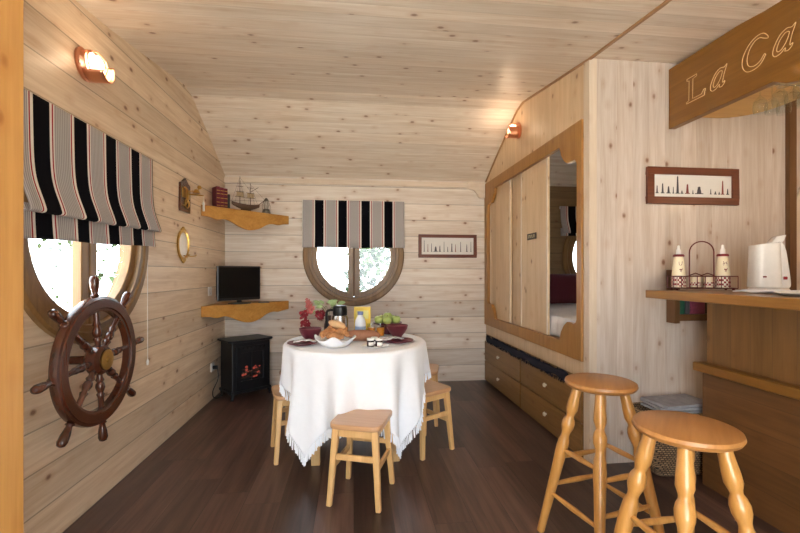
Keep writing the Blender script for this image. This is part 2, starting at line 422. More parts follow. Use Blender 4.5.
# ------------------------------------------------------------------ outdoors
grass_m = plain('pale_gravel', lin(205,200,188), .9, noise=.3, nscale=6)
m = MB().box(-30, 30, -30, 30, -.75, -.7); struct(m.build('ground', grass_m))
leaf_m = plain('leafy_green', lin(38,50,30), .9, noise=.5, nscale=9, spec=.1); bark = plain('bark', lin(110,90,70), .9)
def shrub(loc, h, r, label, nl=420):
    t = thing('shrub', label, 'shrub', loc)
    MB().turned((0,0,0), (0,0,h*.6), [(0,.06),(1,.03)], 8).build('trunk', bark, t)
    q = MB(); rr = random.Random(hash(label) % 999 if False else int(h*100))
    for i in range(nl):
        a = rr.uniform(0, 2*PI); u = rr.uniform(-1, 1); k = rr.uniform(.5, 1)**.5
        c = Vector((r*k*math.cos(a)*math.sqrt(1-u*u), r*k*math.sin(a)*math.sqrt(1-u*u), h*.62+h*.4*k*u))
        d = Vector((rr.uniform(-1,1), rr.uniform(-1,1), rr.uniform(-1,1))).normalized(); e = d.orthogonal().normalized(); s = rr.uniform(.05,.11)*(1.7 if nl > 1000 else 1)
        q.add([c, c+d*s*.5+e*s*.3, c+d*s, c+d*s*.5-e*s*.3], [(0,1,2,3)])
    q.build('foliage', leaf_m, t)
shrub((-3.15, 5.1, -.7), 2.5, .95, 'sunlit green bush seen through the left round window')
shrub((.65, 7.2, -.7), 2.7, .8, 'green bush behind the right pane of the back round window', 1500)
shrub((5.0, 5.9, -.7), 3.0, 1.1, 'unseen bush added to block light at the box bed window', 1200)  # out of view, added to keep sky light out of the box bed
shrub((-.6, 8.2, -.7), 1.7, .8, 'low green bush behind the left pane of the back round window')
rail_m = plain('white_painted_rail', lin(215,215,215), .6)
t = thing('balustrade', 'white railing outside the left round window', 'railing', (-2.4, 1.6, -.7))
MB().box(-.03,.03, -.5, 2.4, 2.0, 2.05).build('top_rail', rail_m, t)
for k in range(3): MB().box(-.03,.03, -.4+k*1.3, -.34+k*1.3, 0, 2.0).build('post', rail_m, t)

# ================================================================== BOX BED
bed = thing('box_bed', 'built-in box bed front with scalloped stained frame, sliding pine doors and drawers', 'bed', (XR, 0, 0))
y0, y1, z0, z1 = YP+.065, YB-.005, .63, 2.19
oy0, oy1, oz0, oz1 = 2.545, 4.355, .725, 2.09; dy, dz = .225, .17
def corner(cy, czz, sy, sz):      # scalloped inner corner from the vertical side to the horizontal side
    P = [(0, dz+.0), (.012, dz-.02), (.04, dz-.05), (.08, dz-.062), (dy-.03, dz-.062), (dy-.012, dz-.068), (dy-.002, dz-.09), (dy-.001, dz-.13), (dy, 0)]
    P = [(0, dz+.0), (.01, dz-.02), (.035, dz-.032), (.075, dz-.028), (.12, dz-.03), (.165, dz-.06), (.205, dz-.11), (dy, 0)]
    return [(cy+sy*a, czz+sz*b) for a, b in P]
ym = (oy0+oy1)/2
near = [(ym, z0), (y0, z0), (y0, z1), (ym, z1), (ym, oz1)] + corner(oy0, oz1, 1, -1)[::-1] + corner(oy0, oz0, 1, 1) + [(ym, oz0)]
far = [(ym, z0), (y1, z0), (y1, z1), (ym, z1), (ym, oz1)] + corner(oy1, oz1, -1, -1)[::-1] + corner(oy1, oz0, -1, 1) + [(ym, oz0)]
m = MB(); m.prism(near, 'X', -.02, .012); m.prism(far, 'X', -.02, .012); m.build('face_frame', orange_z, bed, bevel=.002)
m = MB().box(.0, .02, y0, y1, .52, z0); m.build('pine_rail', pine_vertY, bed)
m = MB().box(.02, 2.1, y0, y1, .66, .70).box(.03, .05, y0, y1, 0, .68); m.build('bed_base', pine_trim, bed)
def sdoor(ya, yb, x, stile=.05):
    d = MB().box(x, x+.016, ya, yb, .70, 2.13).build('sliding_door', pine_vertY, bed, bevel=.002)
    q = MB().box(x-.006, x+.001, ya, ya+.02, .70, 2.13).box(x-.006, x+.001, yb-.02, yb, .70, 2.13); q.build('stile', pine_trim, d)
    return d
d1 = sdoor(3.02, 3.53, .018); d2 = sdoor(3.45, 3.86, .042); sdoor(3.78, 4.36, .018)
MB().box(.008, .07, y0, y1, 2.125, 2.15).build('door_track', brown_trim, bed)
# drawers: two rows, two columns
for (ya, yb) in ((y0, 3.46), (3.47, y1)):
    for (za, zb) in ((.235, .445), (.015, .225)):
        d = MB().box(-.018, .004, ya+.004, yb-.004, za, zb).build('drawer', orange_y, bed, bevel=.003)
        yk = 2.97 if ya < 3 else 3.99; zk = za+.115
        k = MB(); k.cyl((-.018, yk, zk), (-.032, yk, zk), .007); k.cyl((-.032, yk, zk), (-.044, yk, zk), .018, .013)
        k.build('knob', knob_m, d, smooth=True)
MB().box(.0, .03, y0, y1, 0, .52).build('backing_panel', orange_y, bed)
# navy padded strip lying in the slot
m = MB()
def nv(i, j):
    y = 2.66+1.70*i; a = 2*PI*j
    rr = .033+.005*math.sin(i*47)+.004*math.sin(i*23+2)
    return (XR-.022+.012*math.cos(a), y, .484+rr*math.sin(a)+.006*math.sin(i*19))
m.grid(nv, 90, 12)
o = m.build('draught_roll', navy, smooth=True); tag(o, 'long navy knitted roll lying along the slot above the bed drawers', 'cushion')
fr = MB(); rr = random.Random(3)
for k in range(300):
    y = 2.67+1.68*k/300; a = rr.choice((1, -1)); 
    fr.bar((XR-.028, y, .484+a*.025), (XR-.032, y+rr.uniform(-.01,.01), .484+a*rr.uniform(.035,.048)), .003, .003)
fr = fr.build('fringe', navy, o); fr['kind'] = 'stuff'
o = MB().box(XR+.05, XK-.002, YB-.008, YB-.001, .86, 2.19).build('shade_lining', wood('shade_toned_boards', lin(118,92,62), lin(146,118,82), 'X', 'Z', .178, .8, .55, .5, gw=.018))  # added darker boards, the alcove's shade put into their colour
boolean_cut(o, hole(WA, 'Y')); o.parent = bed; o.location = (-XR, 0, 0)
# sign on the door
t = thing('door_plate', 'small dark plaque with pale lettering on the sliding pine door', 'plaque', (XR+.009, 3.29, 1.507))
MB().box(-.004, .003, -.085, .085, -.026, .026).build('plate', plain('plaque_brown', lin(60,45,30), .5), t, bevel=.002)
q = MB(); yy = .066
for k, wd in enumerate((.012,.02,.012,.016,.02,.012)):
    q.box(-.0055, -.0035, yy-wd, yy-wd+.004, -.012, .012); q.box(-.0055, -.0035, yy-wd, yy, .008 if k%2 else -.012, .012 if k%2 else -.008); yy -= wd+.007
q.build('lettering', plain('plaque_letter', lin(205,190,150), .5), t)
# mattress, coverlet, pillow, blind
mat = MB().box(XR+.1, XR+2.0, YP+.1, YB-.05, .705, .86).build('mattress', plain('mattress_white', lin(222,220,222), .9), bevel=.03, seg=4)
tag(mat, 'white mattress lying inside the box bed', 'mattress')
m = MB()
def cv(i, j):       # over the mattress then down inside the frame
    x = XR+.75-.70*j; L = .70*j
    z = .875+.01*math.sin(i*21+j*5)+.006*math.sin(j*17)
    if L > .58:
        d = L-.58; z = .875-d*1.3*min(1, d/.03); x = XR+.085-.02*min(1, d/.03)+.008*math.sin(i*34)
    return (x, 2.56+1.0*i+.01*math.sin(j*12), z)
m.grid(cv, 60, 40); o = m.build('coverlet', plain('white_quilt', lin(228,224,224), .9, noise=.06, nscale=60, bump=.5), smooth=True, thick=.008)
tag(o, 'crumpled white quilt over the mattress edge in the box bed', 'quilt')
def pillow_mesh(mb, w, h, d, c, R):
    def f(i, j, s):
        u, v = 2*i-1, 2*j-1
        e = (1-abs(u)**3.2)*(1-abs(v)**3.2)
        p = Vector((u*w/2*(1-.05*(1-v*v)*0-.06*(1-abs(u))*0), s*d/2*max(e, 0)**.5, v*h/2*(1-.07*(1-u*u)) ))
        p.x *= 1-.06*(1-v*v)
        return R @ p + Vector(c)
    from functools import partial
    mb.grid(lambda i, j: f(i, j, 1), 16, 16); mb.grid(lambda i, j: f(i, j, -1), 16, 16)
m = MB(); pillow_mesh(m, .58, .36, .2, (2.22, 4.22, 1.03), Matrix.Rotation(math.radians(-22), 3, 'X'))
tag(m.build('pillow', burg_f, smooth=True), 'burgundy pillow propped against the wall inside the box bed', 'pillow')

# ================================================================== ROMAN BLINDS
str_l = striped('striped_fabric_left', 'X', .249, .088)
def blind(name_label, loc, rz, width, secs, mat, cord=None, sag=0):
    """secs: side profile (y out from the wall negative, z) local"""
    t = thing('roman_blind', name_label, 'blind', loc, rz, 'striped roman blinds')
    P = spline([(0, a, b) for a, b in secs], 5)
    m = MB(); n = len(P)-1
    def fn(i, j):
        k = min(int(j*n), n-1); r = j*n-k; p = P[k].lerp(P[k+1], r)
        return (width*i, p.y-.004*math.sin(i*19+j*3)*j, p.z+.003*math.sin(i*9)*j-sag*(1-i)*j)
    m.grid(fn, 40, n); m.build('fabric', mat, t, smooth=True, thick=.003)
    MB().box(.004, width-.004, -.03, 0, -.03, 0).build('head_rail', white_pl, t)
    if cord:
        q = MB(); q.tube([(width-.025, -.015, secs[-1][1]+.1), (width-.02, -.014, cord)], .0022); q.turned((width-.02, -.014, cord), (width-.02, -.014, cord-.04), [(0,.003),(.4,.008),(1,.006)]); q.build('pull_cord', white_pl, t)
    return t
# left: rotated so local +x runs along +y and local -y points into the room (+x)
LZ = 1.935
blind('striped roman blind half drawn over the left round window', (XL, 1.745, LZ), PI/2, 1.09,
      [(-.032, 0), (-.034, -.15), (-.038, -.27), (-.05, -.35), (-.08, -.44), (-.084, -.465), (-.06, -.465), (-.045, -.43), (-.045, -.48), (-.05, -.565)], str_l, cord=-1.29, sag=.035)
str_b = striped('striped_fabric_back', 'X', .2455, .133)
blind('striped roman blind over the top of the back round window', (-.545, YB, 1.975), 0, 1.09,
      [(-.035, 0), (-.037, -.2), (-.042, -.40), (-.06, -.49), (-.055, -.50), (-.035, -.46), (-.036, -.505)], str_b)
blind('striped roman blind inside the box bed beside the pillow', (2.33, YB, 1.96), 0, 1.12,
      [(-.035, 0), (-.037, -.1), (-.05, -.18), (-.09, -.28), (-.09, -.31), (-.04, -.25), (-.045, -.34)], striped('striped_fabric_alcove', 'X', .2455, .09))

# ================================================================== BULKHEAD LAMPS (local: wall plane x=0, pointing +x)
glow = plain('lit_lamp_glass', lin(255,240,215), .3, emit=(1,.82,.6,1), es=7)
def bulkhead(loc, rz, label, tilt):
    t = thing('bulkhead_lamp', label, 'lamp', loc, rz, 'copper bulkhead lamps')
    R = Matrix.Rotation(tilt, 4, 'X')
    b = MB(); b.xf = R @ Matrix.Rotation(PI/2, 4, 'Y')
    b.lathe([(.0,0),(.058,0),(.06,.012),(.05,.022),(.046,.04),(.0,.04)], n=28, sx=1.35); b.build('base', copper, t, smooth=True)
    d = MB(); d.xf = R @ Matrix.Rotation(PI/2, 4, 'Y'); d.lathe([(.04,.04),(.042,.06),(.034,.078),(.018,.09),(0,.093)], n=24, sx=1.3); d.build('lamp_glass', glow, t, smooth=True)
    c = MB(); c.xf = R
    for a in (-.02, .02):
        c.tube([(.02, a, -.066), (.075, a, -.058), (.1, a, -.02), (.1, a, .02), (.075, a, .058), (.02, a, .066)], .0035)
    ring = [(.055, .05*math.cos(g), .066*math.sin(g)) for g in [2*PI*k/24 for k in range(24)]]
    c.tube(ring, .004, closed=True); c.build('cage', copper, t, smooth=True)
    h = MB(); h.xf = R
    h.grid(lambda i, j: (.02+.095*j, .058*math.cos(-PI*.5+PI*(i-.5)*1.0)*1 if False else .056*math.sin((i-.5)*PI*.9), -.08*math.cos((i-.5)*PI*.9)-.0), 14, 4)
    h.build('hood', copper, t, smooth=True, thick=.002)
    lamp('lamp_bulb', (.14, 0, 0), .7, (1, .74, .48), .04, parent=t)
bulkhead((XL, 2.20, 2.235), 0, 'lit copper bulkhead lamp high on the left wall above the blind', .5)
bulkhead((XR, 3.54, 2.48), PI, 'lit copper bulkhead lamp above the box bed under the ceiling slope', .5)

# ================================================================== SHIP'S WHEEL (plane YZ)
t = thing('ship_wheel', 'dark mahogany ship wheel with brass hub hung below the left round window', 'ship wheel', (XL, 2.11, .785)); t.scale = (1, .93, .93)
wx = .125
m = MB(); m.xf = Matrix.Translation((wx, 0, 0)) @ Matrix.Rotation(PI/2, 4, 'Y')
m.lathe([(.325,-.016),(.328,-.006),(.328,.006),(.325,.016),(.312,.018),(.310,.024),(.268,.024),(.264,.018),(.252,.016),(.25,.0),(.252,-.016),(.264,-.02),(.31,-.02)], n=64, closed=True)
m.build('rim', mahog, t, smooth=True)
m = MB(); m.xf = Matrix.Translation((wx, 0, 0)) @ Matrix.Rotation(PI/2, 4, 'Y')
m.lathe([(0,-.035),(.06,-.035),(.075,-.02),(.078,.0),(.075,.02),(.06,.035),(0,.035)], n=32); hub = m.build('hub', mahog, t, smooth=True)
m = MB(); m.xf = Matrix.Translation((wx, 0, 0)) @ Matrix.Rotation(PI/2, 4, 'Y')
m.lathe([(0,.036),(.05,.036),(.052,.041),(.03,.044),(.016,.043),(.014,.05),(0,.05)], n=32); m.build('brass_plate', brass, hub, smooth=True)
MB().cyl((.002,0,0), (wx-.03,0,0), .022).build('axle', mahog, t)
for k in range(8):
    a = math.radians(5+45*k); d = Vector((0, math.cos(a), math.sin(a)))
    pr = [(0,.013),(.12,.013),(.2,.019),(.26,.012),(.3,.018),(.4,.021),(.5,.016),(.56,.012),(.6,.018),(.7,.013),(1,.013)]
    m = MB(); m.turned(Vector((wx,0,0))+d*.07, Vector((wx,0,0))+d*.255, pr, 14)
    s = m.build('spoke', mahog, t, smooth=True, angle=60)
    pr = [(0,.013),(.08,.02),(.14,.012),(.25,.014),(.5,.019),(.8,.021),(.95,.016),(1,.006)]
    m = MB(); m.turned(Vector((wx,0,0))+d*.325, Vector((wx,0,0))+d*.435, pr, 14); m.build('handle', mahog, s, smooth=True, angle=60)

# ================================================================== WALL PIECES, LEFT WALL
t = thing('bell_plaque', 'dark wooden plaque with brass ship fittings on the left wall near the top shelf', 'plaque', (XL, 3.41, 1.81)); t.scale = (1, 1.3, 1)
pl = [(-.07,-.13),(.07,-.13),(.075,-.10),(.07,.09),(.04,.105),(.0,.14),(-.04,.105),(-.07,.09),(-.075,-.10)]
MB().prism(pl, 'X', 0, .018).build('board', mahog, t, bevel=.003)
m = MB()
m.tube([(.02,-.03,.06),(.03,-.03,.06),(.045,-.03,.04),(.045,-.03,-.05),(.03,-.03,-.08),(.02,-.03,-.08)], .006)
m.tube([(.022, .03*math.cos(a)+.01, -.06+.035*math.sin(a)) for a in [2*PI*k/16 for k in range(16)]], .005, closed=True)
m.box(.018,.024,-.05,.05,-.02,.05); m.build('brass_fitting', brass, t, smooth=True)
m = MB(); m.tube([(.02,.03,.02),(.07,.04,.02),(.13,.05,.015)], .005); m.tube([(.02,.03,.045),(.08,.04,.05),(.1,.045,.07)], .004); m.ball((.1,.045,.08), .016)
m.lathe([(.0,.0),(.028,0),(.024,.012),(.014,.03),(.0,.036)], (.08,.04,.03), 18); m.build('bell_arm', brass, t, smooth=True)
m = MB(); m.tube([(.13,.05,.015),(.13,.05,-.04)], .0015, 6); m.cyl((.13,.05,-.04),(.13,.05,-.11), .008); m.build('lanyard', plain('white_rope', lin(220,215,205), .8), t)
t = thing('oval_mirror', 'small oval mirror in an ornate gilt frame on the left wall below the plaque', 'mirror', (XL, 3.39, 1.42)); t.scale = (1, 1.35, 1.05)
m = MB(); m.xf = Matrix.Rotation(PI/2, 4, 'Y')
m.lathe([(.064,0),(.078,0),(.08,.01),(.072,.016),(.064,.012)], n=40, closed=True, sx=1.45); m.xf = None
for s_ in (1,-1):
    m.ball((.008, 0, s_*.122), .016, (.6,1,1)); 
    for y_ in (-.022,.022): m.ball((.008, y_, s_*.113), .011, (.6,1,1))
for k in range(20):
    a = 2*PI*k/20; m.ball((.01, .078*math.cos(a), .113*math.sin(a)), .007, n=8, m=6)
m.tube([(.01,.0,-.08),(.05,.02,-.085),(.075,.045,-.08),(.08,.05,-.07)], .004); m.tube([(.01,.0,-.08),(.05,-.02,-.085),(.07,-.03,-.075)], .004)
m.build('gilt_frame', brass, t, smooth=True)
m = MB(); m.xf = Matrix.Rotation(PI/2, 4, 'Y'); m.lathe([(0,.003),(.066,.003),(.066,.007),(0,.007)], n=40, sx=1.45); m.build('mirror_glass', plain('silvered_glass', lin(235,230,220), .35, .8), t)
def socket(loc, label):
    t = thing('wall_socket', label, 'socket', loc, 0, 'white wall sockets')
    MB().box(0,.012,-.041,.041,-.041,.041).build('plate', white_pl, t, bevel=.003)
    m = MB(); m.xf = Matrix.Rotation(PI/2, 4, 'Y'); m.lathe([(.02,.0125),(.022,.0135),(.024,.0125)], n=20, closed=True); m.build('socket_ring', plain('socket_grey', lin(180,180,180), .5), t)
    return t
socket((XL, 3.99, 1.03), 'white wall socket beside the television'); socket((XL, 4.06, .31), 'white wall socket low down beside the black stove')
m = MB(); m.cyl((XL+.012,4.06,.305),(XL+.05,4.06,.305), .018); m.tube(spline([(XL+.05,4.06,.305),(XL+.06,4.05,.2),(XL+.03,4.0,.1),(XL+.05,3.96,.05),(XL+.08,4.02,.03),(XL+.07,4.1,.05),(XL+.12,4.2,.08)]), .004)
tag(m.build('power_cable', black, smooth=True), 'black power cable hanging from the low socket to the stove', 'cable')

# ================================================================== CORNER SHELVES
def shelf(z, label):
    t = thing('corner_shelf', label, 'shelf', (0,0,z), 0, 'corner shelves')
    A, B = (XL+.003, 3.80), (-.70, YB-.003)
    MB().prism([A, B, (XL+.003, YB-.003)], 'Z', -.022, 0).build('board', orange_x, t)
    d = Vector((B[0]-A[0], B[1]-A[1], 0)); L = d.length; d.normalize(); n = Vector((d.y, -d.x, 0))
    P = [(0,0),(L,0),(L,-.085),(L*.93,-.092),(L*.86,-.105),(L*.78,-.1),(L*.70,-.12),(L*.62,-.16),(L*.5,-.185),(L*.38,-.16),(L*.30,-.125),(L*.22,-.105),(L*.14,-.115),(L*.07,-.1),(-.016,-.095)]
    P = [(L,.002),(-.016,.002)]+[(q.x, q.y) for q in spline([(a,b,0) for a,b in reversed(P[2:])], 4)]
    m = MB(); R = Matrix((( d.x, n.x, 0, A[0]), (d.y, n.y, 0, A[1]), (0,0,1,0), (0,0,0,1)))
    m.xf = R; m.prism(P, 'Y', -.001, .02); m.build('scalloped_apron', orange_x, t, bevel=.002)
    return t
shelf(1.80, 'stained corner shelf with scalloped apron carrying books and model ship')
shelf(.905, 'stained corner shelf with scalloped apron carrying the television')
# books
bk = [('burgundy bound book with gilt bands, leftmost on the top corner shelf', .034, .21, lin(105,22,38)), ('burgundy bound book with gilt bands, second from left on the top corner shelf', .034, .205, lin(110,26,40)),
      ('burgundy bound book with gilt bands, third from left on the top corner shelf', .034, .20, lin(100,22,40)), ('shorter dark green book at the right end of the row', .022, .15, lin(38,42,38))]
gilt = plain('gilt_bands', lin(190,150,80), .4, .6); page = plain('book_pages', lin(222,212,190), .8)
u0 = Vector((-1.275, 3.99, 1.80)); du = Vector((.77, .64, 0)).normalized(); ang = math.atan2(du.y, du.x); xx = 0
for k, (lb, wd, hh, cc) in enumerate(bk):
    t = thing('book', lb, 'book', u0+du*(xx+wd/2)+Vector((0,0,.001)), ang, 'old books on the top corner shelf'); xx += wd+.002
    cm = plain('book_cloth', cc, .5)
    MB().box(-wd/2, wd/2, 0, .12, 0, hh).build('cover', cm, t, bevel=.003)
    MB().box(-wd/2+.004, wd/2-.004, .004, .1215, .004, hh+.0015).build('pages', page, t)
    if hh > .18:
        for zz in (.03,.06,.10,.14,.17): MB().box(-wd/2+.002, wd/2-.002, -.0015, .002, zz, zz+.006).build('gilt_band', gilt, t)
# model ship
t = thing('model_ship', 'small brown model sailing ship with two masts on the top corner shelf', 'model ship', (-1.045, 4.13, 1.801), math.radians(40))
hull_m = plain('ship_hull', lin(84,58,38), .6)
m = MB()
def hl(i, j):
    x = -.14+.28*i; w_ = .032*math.sin(PI*min(max(i,.02),.98))**.6; a = PI*j
    dep = .05*(.6+.4*math.sin(PI*i)); rise = .02*(2*i-1)**2
    return (x, w_*math.cos(a), .062+rise-dep*math.sin(a)*1.0)
m.grid(hl, 20, 10); m.grid(lambda i,j: (-.14+.28*i, .032*math.sin(PI*min(max(i,.02),.98))**.6*(2*j-1), .058+.02*(2*i-1)**2), 20, 2); m.box(-.05,.05,-.006,.006,0,.016)
m.build('hull', hull_m, t, smooth=True)
mast = plain('ship_mast', lin(70,46,32), .6)
for x_, h_ in ((-.06,.33),(.045,.28)):
    s = MB(); s.cyl((x_,0,.05),(x_,0,h_), .004, .002, 8); s.build('mast', mast, t)
    s = MB()
    for z_, l_ in ((.13,.05),(.18,.042),(.23,.034)): s.cyl((x_-l_,0,z_),(x_+l_,0,z_+.004), .0022, n=6)
    s.build('yard', mast, t)
    s = MB(); s.grid(lambda i,j: (x_-.035+.07*i, -.008*math.sin(PI*j), .135+.045*j), 6, 4); s.build('furled_sail', plain('sail_cloth', lin(170,145,110), .8), t)
s = MB(); s.cyl((.12,0,.07),(.2,0,.13), .003, n=6); s.cyl((.045,0,.19),(.13,0,.25), .0025, n=6); s.build('bowsprit', mast, t)
s = MB()
for a, b in (((-.06,0,.32),(-.14,0,.085)),((-.06,0,.32),(.045,0,.2)),((.045,0,.27),(.2,0,.13)),((.045,0,.27),(.12,0,.08)),((-.06,0,.3),(-.1,.02,.07)),((-.06,0,.3),(-.02,-.03,.06)),((.045,0,.25),(.01,-.03,.06)),((.045,0,.25),(.08,-.02,.065))): s.cyl(a, b, .0009, n=5)
s.build('rigging', mast, t)
# decanter / glass lantern
t = thing('glass_lantern', 'small glass and pewter storm lantern at the right end of the top shelf', 'lantern', (-.885, 4.285, 1.801))
pew = plain('pewter', lin(120,112,100), .3, 1)
MB().lathe([(0,0),(.042,0),(.044,.012),(.034,.02),(.03,.045),(.012,.05),(0,.05)]).build('base', pew, t, smooth=True)
MB().lathe([(.02,.05),(.03,.075),(.03,.1),(.02,.13),(.0195,.13),(.028,.1),(.028,.075),(.018,.05)], closed=True).build('glass_chimney', clear, t, smooth=True)
m = MB().lathe([(.012,.13),(.024,.135),(.012,.155),(.006,.16),(0,.16)])
for a in range(4): g = a*PI/2+.6; m.tube([(.038*math.cos(g),.038*math.sin(g),.015),(.042*math.cos(g),.042*math.sin(g),.08),(.018*math.cos(g),.018*math.sin(g),.14)], .002)
m.build('cap', pew, t, smooth=True)

# ================================================================== TELEVISION, STOVE
t = thing('television', 'small black flat television on the lower corner shelf', 'television', (-1.085, 4.06, .906), math.radians(38))
m = MB(); m.lathe([(0,0),(.11,0),(.108,.01),(.03,.016),(0,.016)], n=32, sy=.62); m.box(-.02,.02,.0,.02,.01,.06); m.build('stand', black, t, smooth=True)
MB().box(-.212,.205,-.008,.03,.035,.36).build('casing', black, t, bevel=.008)
MB().box(-.197,.19,-.0095,-.008,.06,.345).build('screen', plain('dark_screen', lin(5,5,7), .3, spec=.2), t)
m = MB().box(-.03,.07,-.02,.02,0,.012); o = m.build('remote_control', plain('remote_grey', lin(90,90,95), .4), bevel=.004); o.location = (-.90, 4.16, .906); o.rotation_euler = (0,0,.6)
tag(o, 'small grey remote control on the shelf right of the television', 'remote control')
t = thing('electric_stove', 'black cast electric stove with glowing fake coals in the left corner', 'stove', (-1.06, 4.2, 0), math.radians(39))
# local: x across .40, front at -y
m = MB().box(-.19,.19,-.12,.15,.07,.54); m.build('body', black_m, t, bevel=.006)
m = MB(); m.prism([(-.22,.16),(-.225,-.11),(-.2,-.135),(-.12,-.15),(0,-.165),(.12,-.15),(.2,-.135),(.225,-.11),(.205,.16)], 'Z', .54, .56); m.build('top_plate', black_m, t, bevel=.006)
m = MB().box(-.205,.2,-.13,.155,.055,.08); m.build('bottom_plate', black_m, t, bevel=.005)
for sx_, sy_ in ((-1,-1),(1,-1),(-1,1),(1,1)):
    m = MB(); yy = -.115 if sy_ < 0 else .13
    m.turned((sx_*.18,yy,.06),(sx_*.195,yy-(.01 if sy_<0 else 0),0), [(0,.022),(.4,.014),(.8,.013),(1,.018)], 10); m.build('leg', black_m, t, smooth=True)
d = MB(); y_ = -.135
d.box(-.15,.15,y_,-.118,.44,.5).box(-.15,.15,y_,-.118,.11,.17).box(-.15,-.11,y_,-.118,.11,.5).box(.11,.15,y_,-.118,.11,.5)
d = d.build('door', black_m, t, bevel=.004)
g = MB()
g.box(-.003,.003,y_+.002,-.122,.17,.44); g.build('glazing_bar', black_m, d)
MB().cyl((.13,y_,.34),(.13,y_-.025,.34), .009).build('handle', steel, d, smooth=True)
MB().lathe([(0,0),(.02,0),(.02,.003),(0,.004)], n=20).build('badge', pew, d)
kids(d)[-1].location = (0, y_-.001, .145); kids(d)[-1].rotation_euler = (PI/2, 0, 0)
m = MB(); rr = random.Random(5)
for k in range(16): m.ball((-.09+.18*rr.random(), -.122+.0*rr.random(), .20+.10*rr.random()), .008+.008*rr.random(), (1,.35,.8), 8, 6)
m.build('coals', plain('glowing_coals', lin(60,18,14), .8, emit=(1,.16,.1,1), es=.16, noise=.8, nscale=60), t)
m = MB()
for k in range(3): m.turned((-.1,-.112,.2+.04*k),(.1,-.112,.215+.05*(k%2)), [(0,.012),(.5,.017),(1,.011)], 8)
m.build('logs', plain('fake_logs', lin(60,38,30), .9), t)
m = MB(); 
for k in range(7): m.box(-.14+.042*k, -.125+.042*k, -.137,-.118,.475,.49)
m.build('vent_slots', plain('vent_dark', lin(8,8,8), .8), t)

# ================================================================== TABLE, CLOTH
TZ = .745; TC = (.012, 2.79)
t = thing('dining_table', 'round dining table hidden under the white fringed cloth', 'table', (TC[0], TC[1], 0), math.radians(0))
MB().lathe([(0,.70),(.455,.70),(.46,.71),(.46,.732),(.455,.738),(0,.738)], n=64).build('tabletop', low_w, t)
for sx_ in (-1,1):
    for sy_ in (-1,1): MB().bar((sx_*.25,sy_*.17,0),(sx_*.25,sy_*.17,.70), .055,.055).build('leg', low_w, t, bevel=.004)
MB().box(-.28,.28,-.16,.16,.62,.70).build('apron', low_w, t)
HW, HH = .665, .845; R0 = .463
def cl(x, y):
    r = math.hypot(x, y); th = math.atan2(y, x)
    if r <= R0: return Vector((x, y, TZ-.002))
    l = r-R0; ce = math.atan2(HH, HW)
    # folds grow downwards
    am = min(l*.13, .06); fold = am*math.cos(11*th+.6)+am*.5*math.cos(19*th+2.0)
    lim = min(1, l/.02)
    return Vector(((R0+.008*lim+l*.02+fold*.75)*math.cos(th), (R0+.008*lim+l*.02+fold*.75)*math.sin(th), TZ-.002-max(0, l-.004)))
m = MB(); nx, ny = 130, 150
m.grid(lambda i, j: cl(HW*(2*i-1), HH*(2*j-1)), nx, ny)
o = m.build('tablecloth', cloth_m, smooth=True, thick=.0025, angle=180); o.location = (TC[0], TC[1], 0)
tag(o, 'white fringed tablecloth draped to near the floor over the round table', 'tablecloth')
m = MB(); rr = random.Random(2); per = []
n_ = 100
for k in range(n_): per.append((HW*(2*k/n_-1), -HH)); per.append((HW*(2*k/n_-1), HH))
for k in range(int(n_*1.2)): per.append((-HW, HH*(2*k/(n_*1.2)-1))); per.append((HW, HH*(2*k/(n_*1.2)-1)))
for x_, y_ in per:
    if (hash((round(x_*1e4), round(y_*1e4))) % 3) == 0 and False: continue
    p = cl(x_, y_); dx = Vector((rr.uniform(-.006,.006), rr.uniform(-.006,.006), 0))
    p2 = p+Vector((p.x, p.y, 0)).normalized()*.004+dx; p2.z = max(.008, p.z-rr.uniform(.045,.058))
    m.bar(p, p2, .005, .005, .007, .007)
f = m.build('fringe', cloth_m, o); f['kind'] = 'stuff'

# ================================================================== LOW STOOLS
def low_stool():
    t = thing('stool', '', 'stool', (0,0,0))
    sw, sd, h = .285, .31, .425
    P = []
    for k in range(40):
        a = 2*PI*k/40; c_, s_ = math.cos(a), math.sin(a); e = .32
        P.append((sw/2*math.copysign(abs(c_)**e, c_), sd/2*math.copysign(abs(s_)**e, s_)))
    MB().prism(P, 'Z', h-.028, h).build('seat', low_seat, t, bevel=.008, seg=3)
    for sx_ in (-1,1):
        for sy_ in (-1,1):
            MB().bar((sx_*.105, sy_*.115, h-.028), (sx_*.132, sy_*.145, 0), .036, .036, .028, .028).build('leg', low_w, t, bevel=.006)
    def at(sx_, sy_, z): k = 1-z/(h-.028); return Vector((sx_*(.105+.027*k), sy_*(.115+.03*k), z))
    for sy_ in (-1,1):
        MB().bar(at(-1,sy_,h-.05), at(1,sy_,h-.05), .016, .045).build('seat_rail', low_w, t, bevel=.002)
        MB().bar(at(-1,sy_,.25), at(1,sy_,.25), .016, .03).build('stretcher', low_w, t, bevel=.003)
    for sx_ in (-1,1):
        MB().bar(at(sx_,-1,h-.05), at(sx_,1,h-.05), .016, .045).build('seat_rail', low_w, t, bevel=.002)
        MB().bar(at(sx_,-1,.20), at(sx_,1,.20), .016, .03).build('stretcher', low_w, t, bevel=.003)
    return t
s0 = low_stool(); s0.location = (.045, 2.235, 0); s0.rotation_euler = (0,0,math.radians(-19)); s0['group'] = 'low beech stools around the table'
s0['label'] = 'pale square-seat stool in front of the white tablecloth'
dup(s0, (-.395, 2.81, 0), math.radians(15), 'low beech stool half under the cloth, nearer of the two at the table left side')
dup(s0, (-.42, 3.28, 0), math.radians(20), 'low beech stool behind the table on the left, beside the stove')
dup(s0, (.475, 2.79, 0), math.radians(31), 'low beech stool at the right of the table, nearer the camera of two')
dup(s0, (.55, 3.33, 0), math.radians(-15), 'low beech stool behind the table on the right, in front of the back wall')

